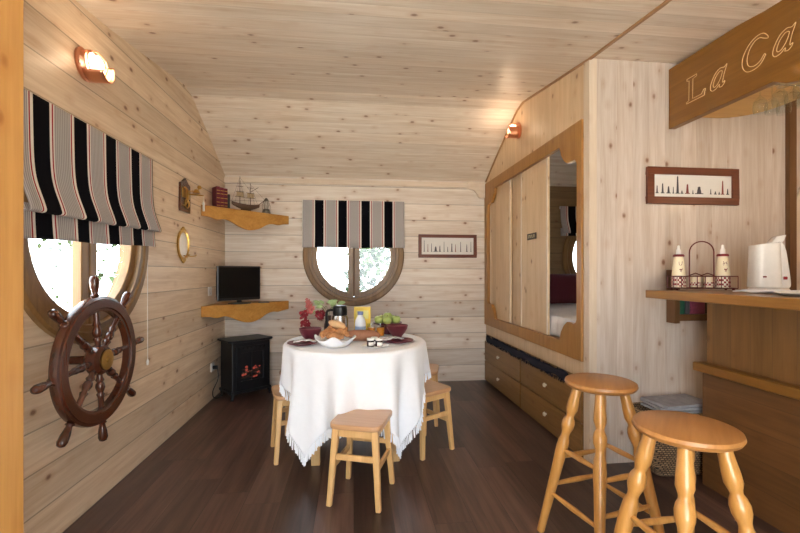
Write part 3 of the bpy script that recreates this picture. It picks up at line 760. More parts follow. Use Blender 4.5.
# ================================================================== ON THE TABLE
def P3(x, y, z=TZ+.001): return (x, y, z)
def bowl(loc, label, s=1):
    t = thing('bowl', label, 'bowl', loc, 0, 'burgundy bowls on the table')
    MB().lathe([(0,0),(.03*s,0),(.032*s,.008),(.05*s,.03),(.066*s,.06),(.072*s,.085),(.068*s,.085),(.06*s,.06),(.044*s,.032),(0,.018)], n=36).build('body', burg, t, smooth=True)
    return t
bowl(P3(-.29, 2.80), 'burgundy bowl at the left edge of the table', 1.05); bowl(P3(.305, 2.90), 'burgundy bowl at the right side of the table', 1.08)
def plate(loc, label, r=.1, mat=burg):
    t = thing('plate', label, 'plate', loc, 0, 'burgundy plates on the table')
    MB().lathe([(0,0),(r*.6,0),(r*.62,.003),(r,.012),(r,.016),(r*.64,.008),(0,.006)], n=40).build('body', mat, t, smooth=True)
plate(P3(-.325, 2.66), 'burgundy plate with a folded napkin at the left of the table', .095); plate(P3(.285, 2.69), 'burgundy plate with a folded napkin at the right of the table', .105)
def napkin(loc, rz, label):
    m = MB(); m.grid(lambda i, j: (-.07+.14*i, -.025+.05*j, .018+.012*math.sin(PI*i)+.003*math.sin(i*20)), 16, 6)
    o = m.build('napkin', plain('napkin_print', lin(225,215,220), .9, noise=.5, nscale=90), smooth=True, thick=.006); o.location = loc; o.rotation_euler = (0,0,rz)
    tag(o, label, 'napkin', 'napkins on the plates')
napkin(P3(-.31, 2.655), .1, 'folded pale napkin on the left burgundy plate'); napkin(P3(.255, 2.685), .5, 'folded pale napkin on the right burgundy plate')
# bread basket
t = thing('bread_basket', 'white cloth lined bread dish full of croissants on the table', 'basket', P3(-.115, 2.56))
m = MB(); m.lathe([(0,0),(.055,0),(.065,.01),(.09,.045),(.094,.046),(.068,.006),(.0,.006)], n=32, sx=1.05); m.build('dish', white_pl, t, smooth=True)
m = MB()
def nk(i, j):
    a = 2*PI*i; r = .07+.04*j; sq = 1+.16*abs(math.cos(2*a+.3))**2
    return (r*sq*math.cos(a), r*sq*math.sin(a)*.9, .012+.042*j+.014*j*math.cos(4*a+.5)+.006*j*math.sin(7*a))
m.grid(nk, 64, 8); m.build('cloth_lining', cloth_m, t, smooth=True, thick=.004)
crust = plain('golden_crust', lin(178,122,76), .55, noise=.6, nscale=28, bump=.6); crust2 = plain('pale_crust', lin(204,164,118), .6, noise=.25, nscale=30, bump=.4)
def croissant(loc, rz, label, s=1, rx=0):
    m = MB(); pts = []; rad = []
    for k in range(41):
        u = k/40; a = PI*(u-.5)*1.05; pts.append((.075*s*math.sin(a), .05*s*math.cos(a)-.02, .028*s*math.sin(PI*u)))
        e = math.sin(PI*u)**.7; rad.append(s*(.006+.03*e*(1-.3*abs(math.sin(u*PI*4.5))**3)))
    m.tube(pts, rad, 14); o = m.build('croissant', crust, smooth=True, angle=80); o.location = loc; o.rotation_euler = (rx,0,rz)
    tag(o, label, 'croissant', 'croissants in the bread dish')
croissant((-.15, 2.54, TZ+.07), .5, 'golden croissant, leftmost in the bread dish', .72); croissant((-.085, 2.535, TZ+.072), -.5, 'golden croissant, rightmost in the bread dish', .72)
croissant((-.115, 2.505, TZ+.06), 2.9, 'golden croissant at the front of the bread dish', .62); croissant((-.105, 2.59, TZ+.092), .1, 'golden croissant at the back of the bread dish', .75)
m = MB(); m.turned((-.055,0,0),(.055,0,.0), [(0,.006),(.1,.016),(.3,.022),(.5,.024),(.7,.022),(.9,.017),(1,.006)], 14)
o = m.build('bread_roll', crust2, smooth=True, angle=80); o.location = (-.105, 2.575, TZ+.136); o.rotation_euler = (0,.3,-.2); tag(o, 'pale bread roll on top of the croissants', 'bread')
m = MB(); m.turned((-.12,0,0),(.12,0,0), [(0,.012),(.08,.03),(.25,.037),(.5,.038),(.75,.036),(.92,.028),(1,.01)], 16)
o = m.build('bread_loaf', plain('brown_crust', lin(160,110,82), .6, noise=.25, nscale=25, bump=.4), smooth=True, angle=80); o.location = (.055, 2.76, TZ+.037); o.rotation_euler = (0,0,-.12); tag(o, 'brown bread loaf lying in the middle of the table', 'bread')
# thermos
t = thing('thermos_jug', 'steel thermos jug with black lid and handle on the table', 'jug', P3(-.10, 2.97))
MB().lathe([(0,0),(.056,0),(.058,.01),(.058,.12),(.052,.15),(.046,.155),(0,.155)], n=32).build('body', plain('brushed_steel', lin(170,165,160), .25, 1), t, smooth=True)
MB().lathe([(0,.155),(.05,.155),(.052,.17),(.05,.21),(.04,.222),(0,.224)], n=32).build('lid', black, t, smooth=True)
MB().tube(spline([(-.045,-.01,.19),(-.085,-.015,.185),(-.095,-.015,.15),(-.09,-.015,.08),(-.075,-.01,.05),(-.052,-.01,.05)]), .009).build('handle', black, t, smooth=True)
# carton, bottle
t = thing('drink_carton', 'yellow carton standing behind the white milk bottle', 'carton', P3(.062, 3.04), math.radians(-4))
yel = plain('yellow_carton', lin(226,192,60), .5, noise=.12, nscale=8)
MB().box(-.06,.06,-.03,.03,0,.205).build('body', yel, t, bevel=.002)
MB().box(-.045,.045,-.0312,-.03,.12,.18).build('printed_panel', plain('carton_print', lin(216,206,120), .5, noise=.3, nscale=14), t)
t = thing('milk_bottle', 'white plastic milk bottle with blue cap in front of the yellow carton', 'bottle', P3(.045, 2.95))
MB().lathe([(0,0),(.036,0),(.039,.006),(.039,.09),(.034,.12),(.02,.145),(.018,.155),(0,.155)], n=28).build('body', plain('milk_white', lin(226,230,238), .35), t, smooth=True)
MB().lathe([(0,.155),(.021,.155),(.021,.178),(0,.18)], n=24).build('cap', plain('blue_cap', lin(110,125,165), .4), t)
MB().lathe([(.0394,.03),(.0396,.03),(.0396,.075),(.0394,.075)], n=28, closed=True).build('label_band', plain('bottle_label', lin(150,175,205), .5, noise=.3, nscale=60), t)
for (x_, y_, lb) in ((.125, 2.975, 'glass of orange juice beside the milk bottle, nearer the bottle'), (.19, 2.95, 'glass of orange juice nearer the burgundy bowl, in front of the green apples')):
    t = thing('juice_glass', lb, 'glass', P3(x_, y_), 0, 'glasses of orange juice')
    MB().lathe([(0,0),(.026,.0),(.031,.09),(.029,.09),(.025,.004),(0,.004)], n=24).build('tumbler', clear, t, smooth=True)
    MB().lathe([(0,.005),(.0245,.005),(.0275,.06),(0,.06)], n=24).build('juice', plain('orange_juice', lin(232,150,50), .3), t, smooth=True)
# fruit bowl
t = thing('fruit_dish', 'burgundy footed dish piled with green apples at the back of the table', 'dish', P3(.25, 3.08))
MB().lathe([(0,0),(.058,0),(.06,.01),(.055,.055),(.07,.066),(.108,.076),(.11,.084),(.07,.078),(.0,.072)], n=40).build('body', burg, t, smooth=True)
apple = plain('green_apple', lin(168,184,104), .35, noise=.15, nscale=14)
pos = [(-.066,-.012,.105),(-.005,-.05,.105),(.064,-.02,.105),(.036,.045,.105),(-.034,.05,.105),(.002,.0,.128)]
a0 = None
for k, p in enumerate(pos):
    lb = ['green apple, leftmost in the burgundy dish','green apple at the front middle of the burgundy dish','green apple, rightmost in the burgundy dish','green apple at the back right of the burgundy dish','green apple at the back left of the burgundy dish','green apple on top of the pile'][k]
    L_ = (.25+p[0], 3.08+p[1], TZ+p[2])
    if a0 is None:
        a0 = thing('apple', lb, 'apple', L_, 0, 'green apples in the dish')
        MB().lathe([(0,-.026),(.012,-.031),(.026,-.024),(.034,-.004),(.033,.012),(.022,.027),(.008,.028),(0,.021)], n=24).build('fruit', apple, a0, smooth=True, angle=80)
        MB().cyl((0,0,.02),(.004,0,.038), .0016, n=6).build('stem', bark, a0)
    else: dup(a0, L_, k*1.1, lb)
# jam jars on saucer
t = thing('saucer', 'small white saucer under the jam jars', 'saucer', P3(.13, 2.52))
MB().lathe([(0,0),(.05,0),(.075,.008),(.075,.011),(.05,.004),(0,.004)], n=32, sx=1.15, sy=.8).build('body', white_pl, t, smooth=True)
jam = plain('dark_jam', lin(40,18,24), .2, coat=.5); jl = plain('jar_label', lin(228,226,220), .6)
for k, (x_, y_, lb) in enumerate(((.10,2.515,'small jam jar on the saucer, left one'),(.152,2.505,'small jam jar on the saucer, right one'),(.125,2.555,'small jam jar on the saucer, the one behind'))):
    t = thing('jam_jar', lb, 'jar', (x_, y_, TZ+.006), 0, 'small jam jars')
    MB().lathe([(0,0),(.021,0),(.0225,.004),(.0225,.032),(.019,.037),(0,.037)], n=24).build('glass_jar', jam, t, smooth=True)
    MB().lathe([(0,.037),(.0215,.037),(.0215,.05),(0,.05)], n=24).build('lid', jl, t)
    q = MB(); q.grid(lambda i, j: (.0229*math.sin((i-.35)*1.6), -.0229*math.cos((i-.35)*1.6), .008+.02*j), 8, 1); q.build('label', jl, t)
# flowers
t = thing('flower_vase', 'brown vase of variegated leaves and hanging burgundy blooms behind the bread', 'flowers', P3(-.19, 3.09)); t.scale = (.85, .85, .95)
MB().lathe([(0,0),(.03,0),(.038,.03),(.035,.08),(.022,.12),(.026,.145),(.023,.145),(.018,.12),(0,.1)], n=28).build('vase', plain('brown_vase', lin(70,42,34), .3), t, smooth=True)
stem = plain('green_stem', lin(110,130,80), .7); lf = plain('variegated_leaf', lin(150,172,112), .6, noise=.5, nscale=70); blm = plain('burgundy_bloom', lin(138,30,44), .7, noise=.5, nscale=90); pnk = plain('pink_bloom', lin(196,110,104), .7, noise=.4, nscale=90)
rr = random.Random(11)
st = [((-.12,-.06,.23),(-.19,-.10,.15)), ((-.11,-.03,.24),(-.20,-.08,.2)), ((-.06,-.05,.23),(-.10,-.1,.26)), ((-.02,-.06,.22),(-.05,-.12,.17)), ((.05,-.04,.21),(.1,-.06,.20))]
for a, b in st: MB().tube(spline([(0,0,.12),(a[0]*.4,a[1]*.4,.2),a,b]), .0022, 6).build('stem', stem, t, smooth=True)
def bloom(c, r, mat):
    q = MB()
    for k in range(26):
        d = Vector((rr.gauss(0,1), rr.gauss(0,1), rr.gauss(0,1))).normalized(); e = d.orthogonal().normalized(); p = Vector(c)+d*r*.35
        q.add([p-e*r*.3, p+d*r*.4-e*r*.35, p+d*r*.75, p+d*r*.4+e*r*.35], [(0,1,2,3)])
    q.ball(c, r*.45, n=8, m=6); q.build('bloom', mat, t)
for c_, r_, mt in (((-.20,-.10,.16),.042,blm),((-.185,-.10,.09),.044,blm),((-.15,-.09,.205),.042,pnk),((-.17,-.09,.27),.022,pnk),((-.06,-.13,.165),.044,blm),((-.155,-.085,.235),.03,pnk)): bloom(c_, r_, mt)
for k in range(16):
    c_ = Vector((rr.uniform(-.12,.1), rr.uniform(-.09,0), rr.uniform(.17,.26))); L_ = rr.uniform(.05,.08); a = rr.uniform(-.6,.6)
    d = Vector((math.cos(a)*(1 if c_.x > -.02 else -1), rr.uniform(-.4,.1), math.sin(a))).normalized(); e = Vector((0,-.4,1)).cross(d).cross(d).normalized() if False else d.cross(Vector((0,1,0))).normalized()
    q = MB(); q.add([c_, c_+d*L_*.3+e*L_*.22, c_+d*L_*.7+e*L_*.18, c_+d*L_, c_+d*L_*.7-e*L_*.18, c_+d*L_*.3-e*L_*.22], [(0,1,2,3,4,5)]); q.build('leaf', lf, t, thick=.001)

# ================================================================== PICTURES
paper = plain('picture_paper', lin(222,218,212), .5, noise=.02)
def picture(loc, w_, h_, fw, label, figs, axis_note=None):
    t = thing('framed_picture', label, 'picture', loc, 0, 'framed lighthouse prints')
    m = MB(); m.box(-w_/2,w_/2,-.022,0,h_/2-fw,h_/2).box(-w_/2,w_/2,-.022,0,-h_/2,-h_/2+fw).box(-w_/2,-w_/2+fw,-.022,0,-h_/2+fw,h_/2-fw).box(w_/2-fw,w_/2,-.022,0,-h_/2+fw,h_/2-fw)
    m.build('frame', mahog_f, t, bevel=.002)
    MB().box(-w_/2+fw,w_/2-fw,-.01,-.002,-h_/2+fw,h_/2-fw).build('print_sheet', paper, t)
    dk = plain('ink_dark', lin(70,66,72), .7); rd = plain('ink_red', lin(130,60,55), .7)
    A, B = MB(), MB(); iw, ih = w_-2*fw, h_-2*fw; zb = -h_/2+fw+ih*.18
    for (u, hh, ww, r_) in figs:
        q = B if r_ else A; x = -w_/2+fw+u*iw; H_ = hh*ih; W_ = ww*iw
        q.prism([(x-W_/2,zb),(x+W_/2,zb),(x+W_*.25,zb+H_*.85),(x-W_*.25,zb+H_*.85)], 'Y', -.0112, -.0098)
        q.prism([(x-W_*.35,zb+H_*.85),(x+W_*.35,zb+H_*.85),(x+W_*.2,zb+H_*.93),(x,zb+H_),(x-W_*.2,zb+H_*.93)], 'Y', -.0112, -.0098)
        q.box(x-W_*.9,x+W_*.9,-.0112,-.0098,zb-.003,zb+.002)
    A.build('drawn_towers', dk, t); B.build('red_towers', rd, t)
picture((2.165, YP, 1.757), .64, .235, .046, 'framed lighthouse print on the partition wall above the bar',
        [(.045,.33,.02,0),(.115,.43,.025,0),(.19,.3,.03,0),(.25,.28,.012,0),(.305,.78,.03,0),(.36,.12,.02,0),(.43,.42,.035,1),(.50,.15,.012,0),(.58,.32,.06,0),(.73,.22,.012,0),(.79,.12,.02,0),(.84,.1,.015,0),(.885,.62,.025,1),(.95,.25,.02,0)])
picture((1.03, YB, 1.497), .655, .255, .035, 'framed lighthouse print on the back wall right of the round window',
        [(.05,.68,.015,0),(.12,.45,.015,1),(.19,.5,.015,0),(.27,.3,.05,0),(.35,.35,.025,0),(.43,.6,.012,0),(.5,.3,.015,0),(.58,.5,.025,0),(.65,.45,.015,1),(.75,.6,.015,0),(.87,.45,.02,0),(.95,.62,.012,0)])

# ================================================================== BAR
bar = thing('bar_counter', 'brown boarded bar front with upright boards above a rail and level boards below', 'bar', (0,0,0))
MB().box(2.0, 2.06, .0, 2.128, .685, 1.053).build('upper_panel', bar_up, bar)
MB().box(1.972, 2.06, .0, 2.128, 0, .64).build('lower_panel', bar_lo, bar)
MB().box(1.94, 2.06, .0, 2.165, .64, .69).build('rail', beam_m, bar, bevel=.008)
MB().box(2.06, 2.3, 2.06, 2.12, 0, 1.05).build('end_panel', bar_up, bar)
top = MB().box(1.72, 2.42, .0, 2.26, 1.053, 1.10).build('plank_counter', wood('bar_top_wood', lin(128,84,34), lin(158,110,52), 'Y', knots=.25, rough=.28, coat=.3), bevel=.005)
tag(top, 'long orange stained plank top of the bar', 'counter top')
# beam with carved letters
bt = thing('name_beam', 'brown overhead beam board carved with La Ca beside the ceiling', 'sign', (XB, 0, 0))
pl = [(2.415, 2.118), (2.415, 2.56), (0, 2.56), (0, 2.03), (1.3, 2.03), (1.55, 2.045), (1.68, 2.075), (1.74, 2.118)]
pl = [(2.415, 2.12), (2.415, 2.5), (0, 2.5), (0, 2.05), (1.45, 2.05), (1.62, 2.065), (1.7, 2.085), (1.76, 2.12)]
MB().prism(pl, 'X', 0, .045).build('board', beam_m, bt, bevel=.003)
carve = plain('carved_groove', lin(224,186,136), .7)
def stroke(pts, close=True):
    m = MB(); P = [(-.0005, y, z) for y, z in pts]; m.tube(P, .0017, 6, closed=close); return m
# letters drawn in (s, h): s runs to the right as read (towards smaller y), h up; italic shear
def letter(pts, s0, base, sc, smooth=True, ws=1.0, sh=.3):
    out = []
    P = spline([(a, b, 0) for a, b in pts]+[(pts[0][0], pts[0][1], 0)], 5)[:-1] if smooth else [Vector((a, b, 0)) for a, b in pts]
    for p in P: out.append((s0-(p.x*ws+sh*p.y)*sc, base+p.y*sc))
    return out
Lp = [(0,0),(0,.06),(.1,.08),(.1,.86),(0,.9),(0,.97),(.42,.97),(.42,.9),(.26,.87),(.26,.1),(.62,.1),(.72,.24),(.78,.24),(.74,0)]
ap_o = [(.52,.0),(.50,.10),(.36,0),(.16,-.02),(.02,.1),(.0,.32),(.12,.58),(.34,.68),(.54,.64),(.66,.70),(.63,.4),(.66,.12),(.76,.14),(.76,.06),(.66,-.02)]
ap_i = [(.46,.24),(.34,.10),(.2,.1),(.14,.22),(.18,.42),(.32,.56),(.48,.54),(.5,.4)]
Cp = [(.88,.28),(.74,.06),(.5,-.02),(.22,.04),(.02,.3),(.0,.6),(.16,.9),(.42,1.04),(.66,1.02),(.84,.86),(.86,.78),(.72,.84),(.54,.94),(.36,.9),(.22,.72),(.18,.44),(.28,.2),(.5,.1),(.7,.16),(.82,.32)]
for nm, pt, s0_, bs, sc, sm, ws, sh in (('letter_L', Lp, 2.272, 2.222, .152, False, 1.12, .02), ('letter_a', ap_o, 2.112, 2.224, .15, True, .8, .3), ('letter_a', ap_i, 2.112, 2.224, .15, True, .8, .3),
                              ('letter_C', Cp, 1.925, 2.226, .15, True, .95, .18), ('letter_a', ap_o, 1.765, 2.236, .15, True, .8, .3), ('letter_a', ap_i, 1.765, 2.236, .15, True, .8, .3)):
    stroke(letter(pt, s0_, bs, sc, sm, ws, sh)).build(nm, carve, bt)
# overhead shelf behind the beam, glasses
t = thing('overhead_shelf', 'wooden shelf in a lightened lamplit tone with a curved corner behind the beam, glasses hanging from it', 'shelf', (0,0,0))
P = [(2.045, 0.6), (2.045, 2.415), (2.33, 2.415)]+[(2.33+.22*math.sin(a), 2.195+.22*math.cos(a)) for a in [PI/2*k/8 for k in range(9)]]+[(2.55, .6)]
MB().prism(P, 'Z', 2.205, 2.23).build('board', wood('lamplit_tone_shelf', lin(206,158,86), lin(226,182,108), 'X', knots=.3), t)  # base colour lightened to honey in place of lamp light
MB().box(2.1, 2.5, 1.66, 1.665, 2.19, 2.205).box(2.1,2.5,1.80,1.805,2.19,2.205).box(2.1,2.5,1.92,1.925,2.19,2.205).build('rack_rails', steel, t)
g0 = None; k = 0
for (x_, y_) in ((2.12,1.93),(2.19,1.93),(2.26,1.93),(2.12,1.83),(2.19,1.83),(2.26,1.83),(2.12,1.73),(2.19,1.73)):
    row = {1.93:'far', 1.83:'middle', 1.73:'near'}[y_]; col = {2.12:'closest to the beam', 2.19:'second from the beam', 2.26:'farthest from the beam'}[x_]
    lb = 'clear stemmed glass hanging upside down, %s row, %s' % (row, col)
    if g0 is None:
        g0 = thing('wine_glass', lb, 'glass', (x_, y_, 2.19), 0, 'glasses hanging behind the beam')
        MB().lathe([(0,0),(.03,0),(.03,-.002),(.004,-.005),(.0035,-.06),(.012,-.07),(.028,-.09),(.032,-.12),(.028,-.15),(.0265,-.15),(.03,-.12),(.026,-.092),(.0,-.075)], n=24).build('glass_body', clear, g0, smooth=True)
    else: dup(g0, (x_, y_, 2.19), 0, lb)
# wall rack under the bar top
t = thing('wall_rack', 'small brown open wall rack below the far end of the bar top', 'rack', (0,0,0))
MB().box(1.985,2.02,YP-.075,YP-.002,.885,1.22).build('side_panel', brown_trim, t, bevel=.003)
MB().box(2.02,2.4,YP-.07,YP-.002,.90,.94).build('shelf', brown_trim, t)
MB().box(2.02,2.4,YP-.012,YP-.002,.94,1.05).build('back_panel', plain('rack_dark', lin(60,40,30), .7), t)
for k, (x_, w__, cc, lb) in enumerate(((2.025,.04,lin(30,90,70),'green packet on the wall rack, leftmost'),(2.07,.03,lin(60,60,66),'dark packet on the wall rack between the green and pink ones'),(2.105,.1,lin(140,60,90),'pink striped packet on the wall rack, rightmost'))):
    o = MB().box(0,w__,0,.045,0,.095).build('packet', plain('packet_print', cc, .5, noise=.5, nscale=60), bevel=.006); o.location = (x_, YP-.062, .941); tag(o, lb, 'packet', 'packets on the wall rack')

# ---- caddy on the bar
BZ = 1.101
t = thing('wire_caddy', 'dark red wire caddy with arched handle on the bar top', 'caddy', (2.005, 2.17, BZ), math.radians(-20))
m = MB(); W2, D2 = .16, .045
for z_ in (.012, .08):
    m.tube([(-W2,-D2,z_),(W2,-D2,z_),(W2,D2,z_),(-W2,D2,z_)], .003, closed=True)
for k in range(9):
    x_ = -W2+2*W2*k/8
    for s_ in (-1,1): m.tube([(x_,s_*D2,.012),(x_,s_*D2,.08)], .0022, 6)
for k in range(5): m.tube([(-W2,-D2+.0225*k,.012),(W2,-D2+.0225*k,.012)], .002, 6)
for sx_ in (-1,1):
    for sy_ in (-1,1): m.ball((sx_*(W2-.02), sy_*(D2-.005), .006), .0075, n=10, m=6)
m.build('wire_basket', red_wire, t, smooth=True)
m = MB(); m.tube([(-.062,0,.012),(-.062,0,.22)]+[(-.062*math.cos(a),0,.22+.062*math.sin(a)) for a in [PI*k/14 for k in range(1,14)]]+[(.062,0,.22),(.062,0,.012)], .0035); m.tube([(-.062,0,.085),(-.03,0,.098),(0,0,.085),(.03,0,.098),(.062,0,.085)], .003); m.build('handle', red_wire, t, smooth=True)
R20 = Matrix.Rotation(math.radians(-20), 3, 'Z')
red_ink = plain('painted_red', lin(120,30,34), .5); chk = N('red_check_band')
tc = chk.n('ShaderNodeTexCoord'); ck = chk.n('ShaderNodeTexChecker'); ck.inputs['Scale'].default_value = 90; ck.inputs['Color1'].default_value = lin(150,40,44); ck.inputs['Color2'].default_value = lin(232,220,200)
chk.l(tc.outputs['Object'], ck.inputs[0]); chk.l(ck.outputs[0], chk.b.inputs['Base Color']); chk = chk.m
def onface(m, pts, r=.0012, rad=.03):
    P = [(rad*math.sin(x/rad), -rad*math.cos(x/rad)-.0006, z) for x, z in pts]; m.tube(P, r, 6)
def lighthouse(x, label, kind):
    p = R20 @ Vector((x, 0, 0)); t = thing('cruet_bottle', label, 'bottle', (2.005+p.x, 2.17+p.y, BZ+.016), math.radians(-20), 'lighthouse cruet bottles'); t.scale = (.95, .95, 1.08)
    MB().lathe([(0,0),(.038,0),(.039,.004),(.036,.07),(.031,.12),(.026,.155),(.022,.165),(0,.165)], n=28).build('body', cream, t, smooth=True)
    MB().lathe([(.0392,.004),(.0396,.004),(.0375,.06),(.0370,.06)], n=40, closed=True).build('checked_band', chk, t, smooth=True)
    MB().lathe([(0,.165),(.03,.165),(.031,.172),(.026,.178),(0,.178)], n=24).build('gallery', red_ink, t, smooth=True)
    MB().lathe([(0,.178),(.014,.178),(.013,.2),(.008,.208),(.006,.225),(0,.228)], n=20).build('stopper', white_pl, t, smooth=True)
    m = MB()
    if kind == 'V': onface(m, [(-.009,.138),(-.008,.125),(-.003,.116),(.003,.118),(.008,.128),(.009,.14)])
    else: onface(m, [(-.010,.138),(-.006,.128),(-.009,.116)]); onface(m, [(.010,.14),(.006,.128),(.010,.116)]); onface(m, [(-.013,.124),(.0,.130),(.012,.126)])
    # rooster mark
    rr_ = .0345
    q = [(-.009,.098),(-.006,.092),(.004,.09),(.008,.097),(.011,.104),(.006,.1),(.0,.096),(-.004,.1)]
    V = [(rr_*math.sin(a/rr_), -rr_*math.cos(a/rr_)-.0012, b) for a, b in q]; m.add(V, [tuple(range(len(V)))])
    onface(m, [(.002,.09),(.002,.082)], .001, rr_); onface(m, [(-.002,.09),(-.003,.083)], .001, rr_)
    m.build('painted_marks', red_ink, t)
lighthouse(-.118, 'lighthouse shaped cruet bottle at the left end of the wire caddy', 'V'); lighthouse(.106, 'lighthouse shaped cruet bottle at the right end of the wire caddy', 'H')
for x_, lb in ((-.033,'small cream pot in the middle of the caddy, left one'),(.033,'small cream pot in the middle of the caddy, right one')):
    p = R20 @ Vector((x_, -.005, 0)); t = thing('spice_pot', lb, 'pot', (2.005+p.x, 2.17+p.y, BZ+.016), math.radians(-20), 'small cream pots in the caddy')
    MB().lathe([(0,0),(.024,0),(.027,.01),(.027,.06),(.022,.066),(0,.066)], n=24).build('body', cream, t, smooth=True)
    MB().lathe([(.0243,.002),(.0278,.012),(.0278,.03),(.0272,.03)], n=24).build('checked_band', chk, t, smooth=True)
# kettle
t = thing('kettle', 'white plastic electric kettle on the bar top', 'kettle', (2.225, 1.98, BZ), math.radians(-22)); t.scale = (.84, .9, 1)
MB().lathe([(0,0),(.105,0),(.108,.006),(.1,.018),(0,.02)], n=36, sy=.85).build('power_base', white_pl, t, smooth=True)
m = MB()
def kb(i, j):
    a = 2*PI*i; e = .5; c_, s_ = math.cos(a), math.sin(a); k = 1-.1*j
    return (-.022+.083*k*math.copysign(abs(c_)**e, c_)*.95, .07*k*math.copysign(abs(s_)**.7, s_), .022+(.225+.018*(c_+1)*.5)*j)
m.grid(kb, 48, 12); top_v = [kb(i/48, 1) for i in range(48)]; m.add(top_v, [tuple(range(48))]); m.build('jug', white_pl, t, smooth=True)
m = MB(); q = [(.045,.02),(.098,.02),(.104,.06),(.09,.16),(.078,.225),(.06,.26),(.035,.262),(.04,.2),(.056,.12),(.05,.06)]
m.prism([(p_.x, p_.y) for p_ in spline([(a,b,0) for a,b in q+[q[0]]], 4)[:-1]], 'Y', -.03, .03); m.build('handle', white_pl, t, bevel=.008, seg=3)
m = MB(); m.prism([(.0,.262),(.035,.295),(.085,.302),(.07,.27),(.06,.258)], 'Y', -.025, .025); m.build('lid_lever', white_pl, t, bevel=.005)
MB().box(-.063,-.047,-.073,-.066,.075,.083).build('level_mark', red_ink, t); MB().box(.062,.084,-.0345,-.028,.064,.08).build('switch', plain('red_switch', lin(150,24,30), .3), t, bevel=.003)
# cloth and dish on the bar
m = MB(); m.lathe([(0,0),(.06,0),(.1,.012),(.1,.016),(.06,.006),(0,.005)], n=40)
o = m.build('plate', white_pl, smooth=True); o.location = (1.93, 1.56, BZ); tag(o, 'white plate on the bar top at the right edge of the photo', 'plate')
m = MB(); m.grid(lambda i,j: (-.09+.18*i, -.13+.26*j, .003+.006*math.sin(i*9+j*4)*math.sin(j*7)+.006), 20, 20)
o = m.build('tea_towel', cloth_m, smooth=True, thick=.006); o.location = (2.03, 1.78, BZ); tag(o, 'folded white cloth on the bar top beside the kettle', 'cloth')
# basket with papers
t = thing('wicker_basket', 'brown wicker basket holding newspapers between the partition and the bar', 'basket', (1.93, 2.285, 0)); t.scale = (1, 1, .88)
wk = N('wicker_weave'); tc = wk.n('ShaderNodeTexCoord'); b_ = wk.n('ShaderNodeTexBrick')
sp = wk.n('ShaderNodeSeparateXYZ'); wk.l(tc.outputs['Object'], sp.inputs[0])
wk.l(wk.comb(wk.math('ADD', sp.outputs[0], sp.outputs[1]), sp.outputs[2], 0), b_.inputs['Vector'])
b_.inputs['Scale'].default_value = 30; b_.inputs['Brick Width'].default_value = .6; b_.inputs['Row Height'].default_value = .4; b_.inputs['Mortar Size'].default_value = .07
b_.inputs['Color1'].default_value = lin(172,142,106); b_.inputs['Color2'].default_value = lin(134,106,76); b_.inputs['Mortar'].default_value = lin(40,28,20)
wk.l(b_.outputs['Color'], wk.b.inputs['Base Color']); bp = wk.n('ShaderNodeBump'); bp.inputs['Strength'].default_value = 1; bp.inputs['Distance'].default_value = .006; bp.invert = True
wk.l(b_.outputs['Fac'], bp.inputs['Height']); wk.l(bp.outputs[0], wk.b.inputs['Normal']); wk.b.inputs['Roughness'].default_value = .7; wk = wk.m
def rr_poly(w_, d_, e=.3, n=40):
    return [(w_*math.copysign(abs(math.cos(2*PI*k/n))**e, math.cos(2*PI*k/n)), d_*math.copysign(abs(math.sin(2*PI*k/n))**e, math.sin(2*PI*k/n))) for k in range(n)]
m = MB()
lv = [(.02,.17,.09),(.1,.20,.10),(.25,.225,.112),(.40,.24,.12),(.42,.245,.122),(.42,.225,.11),(.25,.21,.1),(.04,.16,.08)]
rings = [[(x_, y_, z_) for x_, y_ in rr_poly(w_, d_)] for z_, w_, d_ in lv]
V = [p for r_ in rings for p in r_]; n = 40; F = [(i*n+k, i*n+(k+1)%n, (i+1)*n+(k+1)%n, (i+1)*n+k) for i in range(len(rings)-1) for k in range(n)]+[tuple(range(n)), tuple((len(rings)-1)*n+k for k in range(n))]
m.add(V, F); m.build('woven_body', wk, t, smooth=True)
m = MB(); m.tube([(x_, y_, .425) for x_, y_ in rr_poly(.238,.118)], .012, closed=True); m.build('rim', wk, t, smooth=True)
nw = plain('newsprint', lin(150,148,152), .8, noise=.35, nscale=30)
for k, (dz_, rz_, lb) in enumerate(((.0,.06,'grey newspaper in the wicker basket, lowest'),(.02,-.08,'grey magazine in the wicker basket, middle one'),(.038,.1,'grey newspaper on top in the wicker basket'))):
    o = MB().box(-.165,.165,-.1,.1,0,.015).build('newspaper', nw, bevel=.003); o.location = (1.945, 2.285, .388+dz_-.01); o.rotation_euler = (0,0,rz_); tag(o, lb, 'newspaper', 'newspapers in the basket')
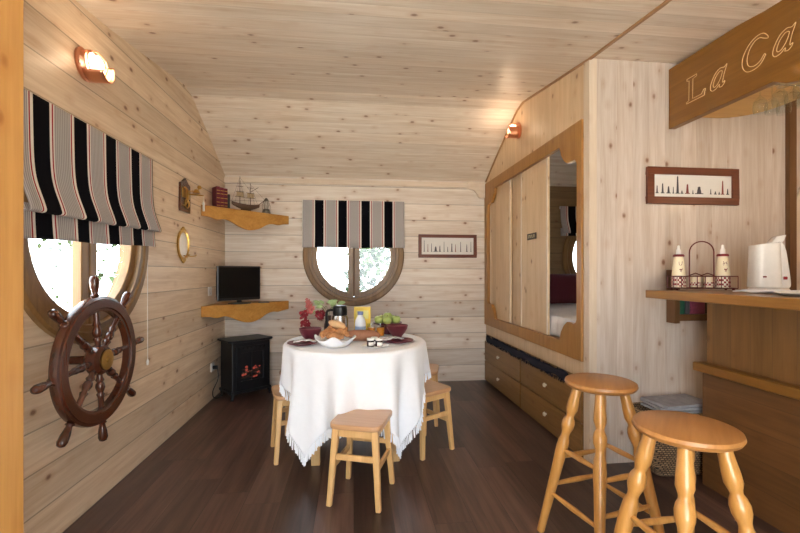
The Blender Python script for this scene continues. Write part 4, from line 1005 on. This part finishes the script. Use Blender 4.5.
# arched door at the far right of the partition
t = thing('arched_cupboard', 'brown arched cupboard door with pale edge at the far right of the partition wall', 'cupboard', (3.17, YP-.001, 0))
def arch(r, zc, n=24, z0=0): return [(-r, z0)]+[(-r*math.cos(PI*k/n), zc+r*math.sin(PI*k/n)) for k in range(n+1)]+[(r, z0)]
MB().prism(arch(.27, 1.62), 'Y', -.02, 0).build('surround', pine_trim, t, bevel=.003)
MB().prism(arch(.235, 1.62), 'Y', -.035, -.019).build('door', brown_trim, t, bevel=.004)

# ================================================================== BAR STOOLS
def bar_stool():
    t = thing('bar_stool', '', 'bar stool', (0,0,0)); H_ = .73
    MB().lathe([(0,H_-.032),(.127,H_-.032),(.140,H_-.025),(.146,H_-.014),(.143,H_-.004),(.134,H_),(0,H_+.001)], n=56).build('seat', stool_seat, t, smooth=True)
    ft = []
    for k in range(4):
        a = PI/2*k; top_ = Vector((.09*math.cos(a), .09*math.sin(a), H_-.034)); bot = Vector((.25*math.cos(a), .25*math.sin(a), 0)); ft.append((top_, bot))
        pr = [(0,.019),(.06,.021),(.12,.0245),(.16,.025),(.19,.018),(.205,.0165),(.225,.0235),(.25,.0275),(.28,.0265),(.315,.0185),(.335,.0175),(.37,.024),(.43,.026),(.55,.023),(.8,.0195),(1,.0165)]
        MB().turned(top_, bot, pr, 18).build('leg', stool_w, t, smooth=True, angle=60)
    L = lambda k, z: ft[k % 4][0].lerp(ft[k % 4][1], 1-z/(H_-.034))
    for k in range(4):
        for z_ in ((.40, .19) if k % 2 else (.36, .23)):
            MB().turned(L(k, z_), L(k+1, z_), [(0,.008),(.25,.0105),(.5,.0125),(.75,.0105),(1,.008)], 10).build('rung', stool_w, t, smooth=True)
    return t
b0 = bar_stool(); b0.location = (1.074, 1.69, 0); b0.rotation_euler = (0,0,math.radians(57)); b0['group'] = 'bar stools'; b0['label'] = 'round wooden bar stool farther from the camera, beside the bed drawers'
dup(b0, (1.022, 1.165, 0), math.radians(48), 'round wooden bar stool nearest the camera, in front of the bar')

# unseen pendant added on the kitchen side, warm light for the overhead shelf underside
t = thing('unseen_pendant', 'unseen copper pendant lamp added to light the overhead shelf from the kitchen side', 'lamp', (3.0, 1.3, 1.9))
MB().lathe([(0,.03),(.06,.03),(.06,-.01),(.045,-.03),(0,-.03)], n=24).build('shade', copper, t, smooth=True)
MB().cyl((0,0,.03),(0,0,.56),.004).build('cord', black, t)
lamp('lamp_bulb', (0, 0, -.08), 6, (1, .72, .42), .05, parent=t)
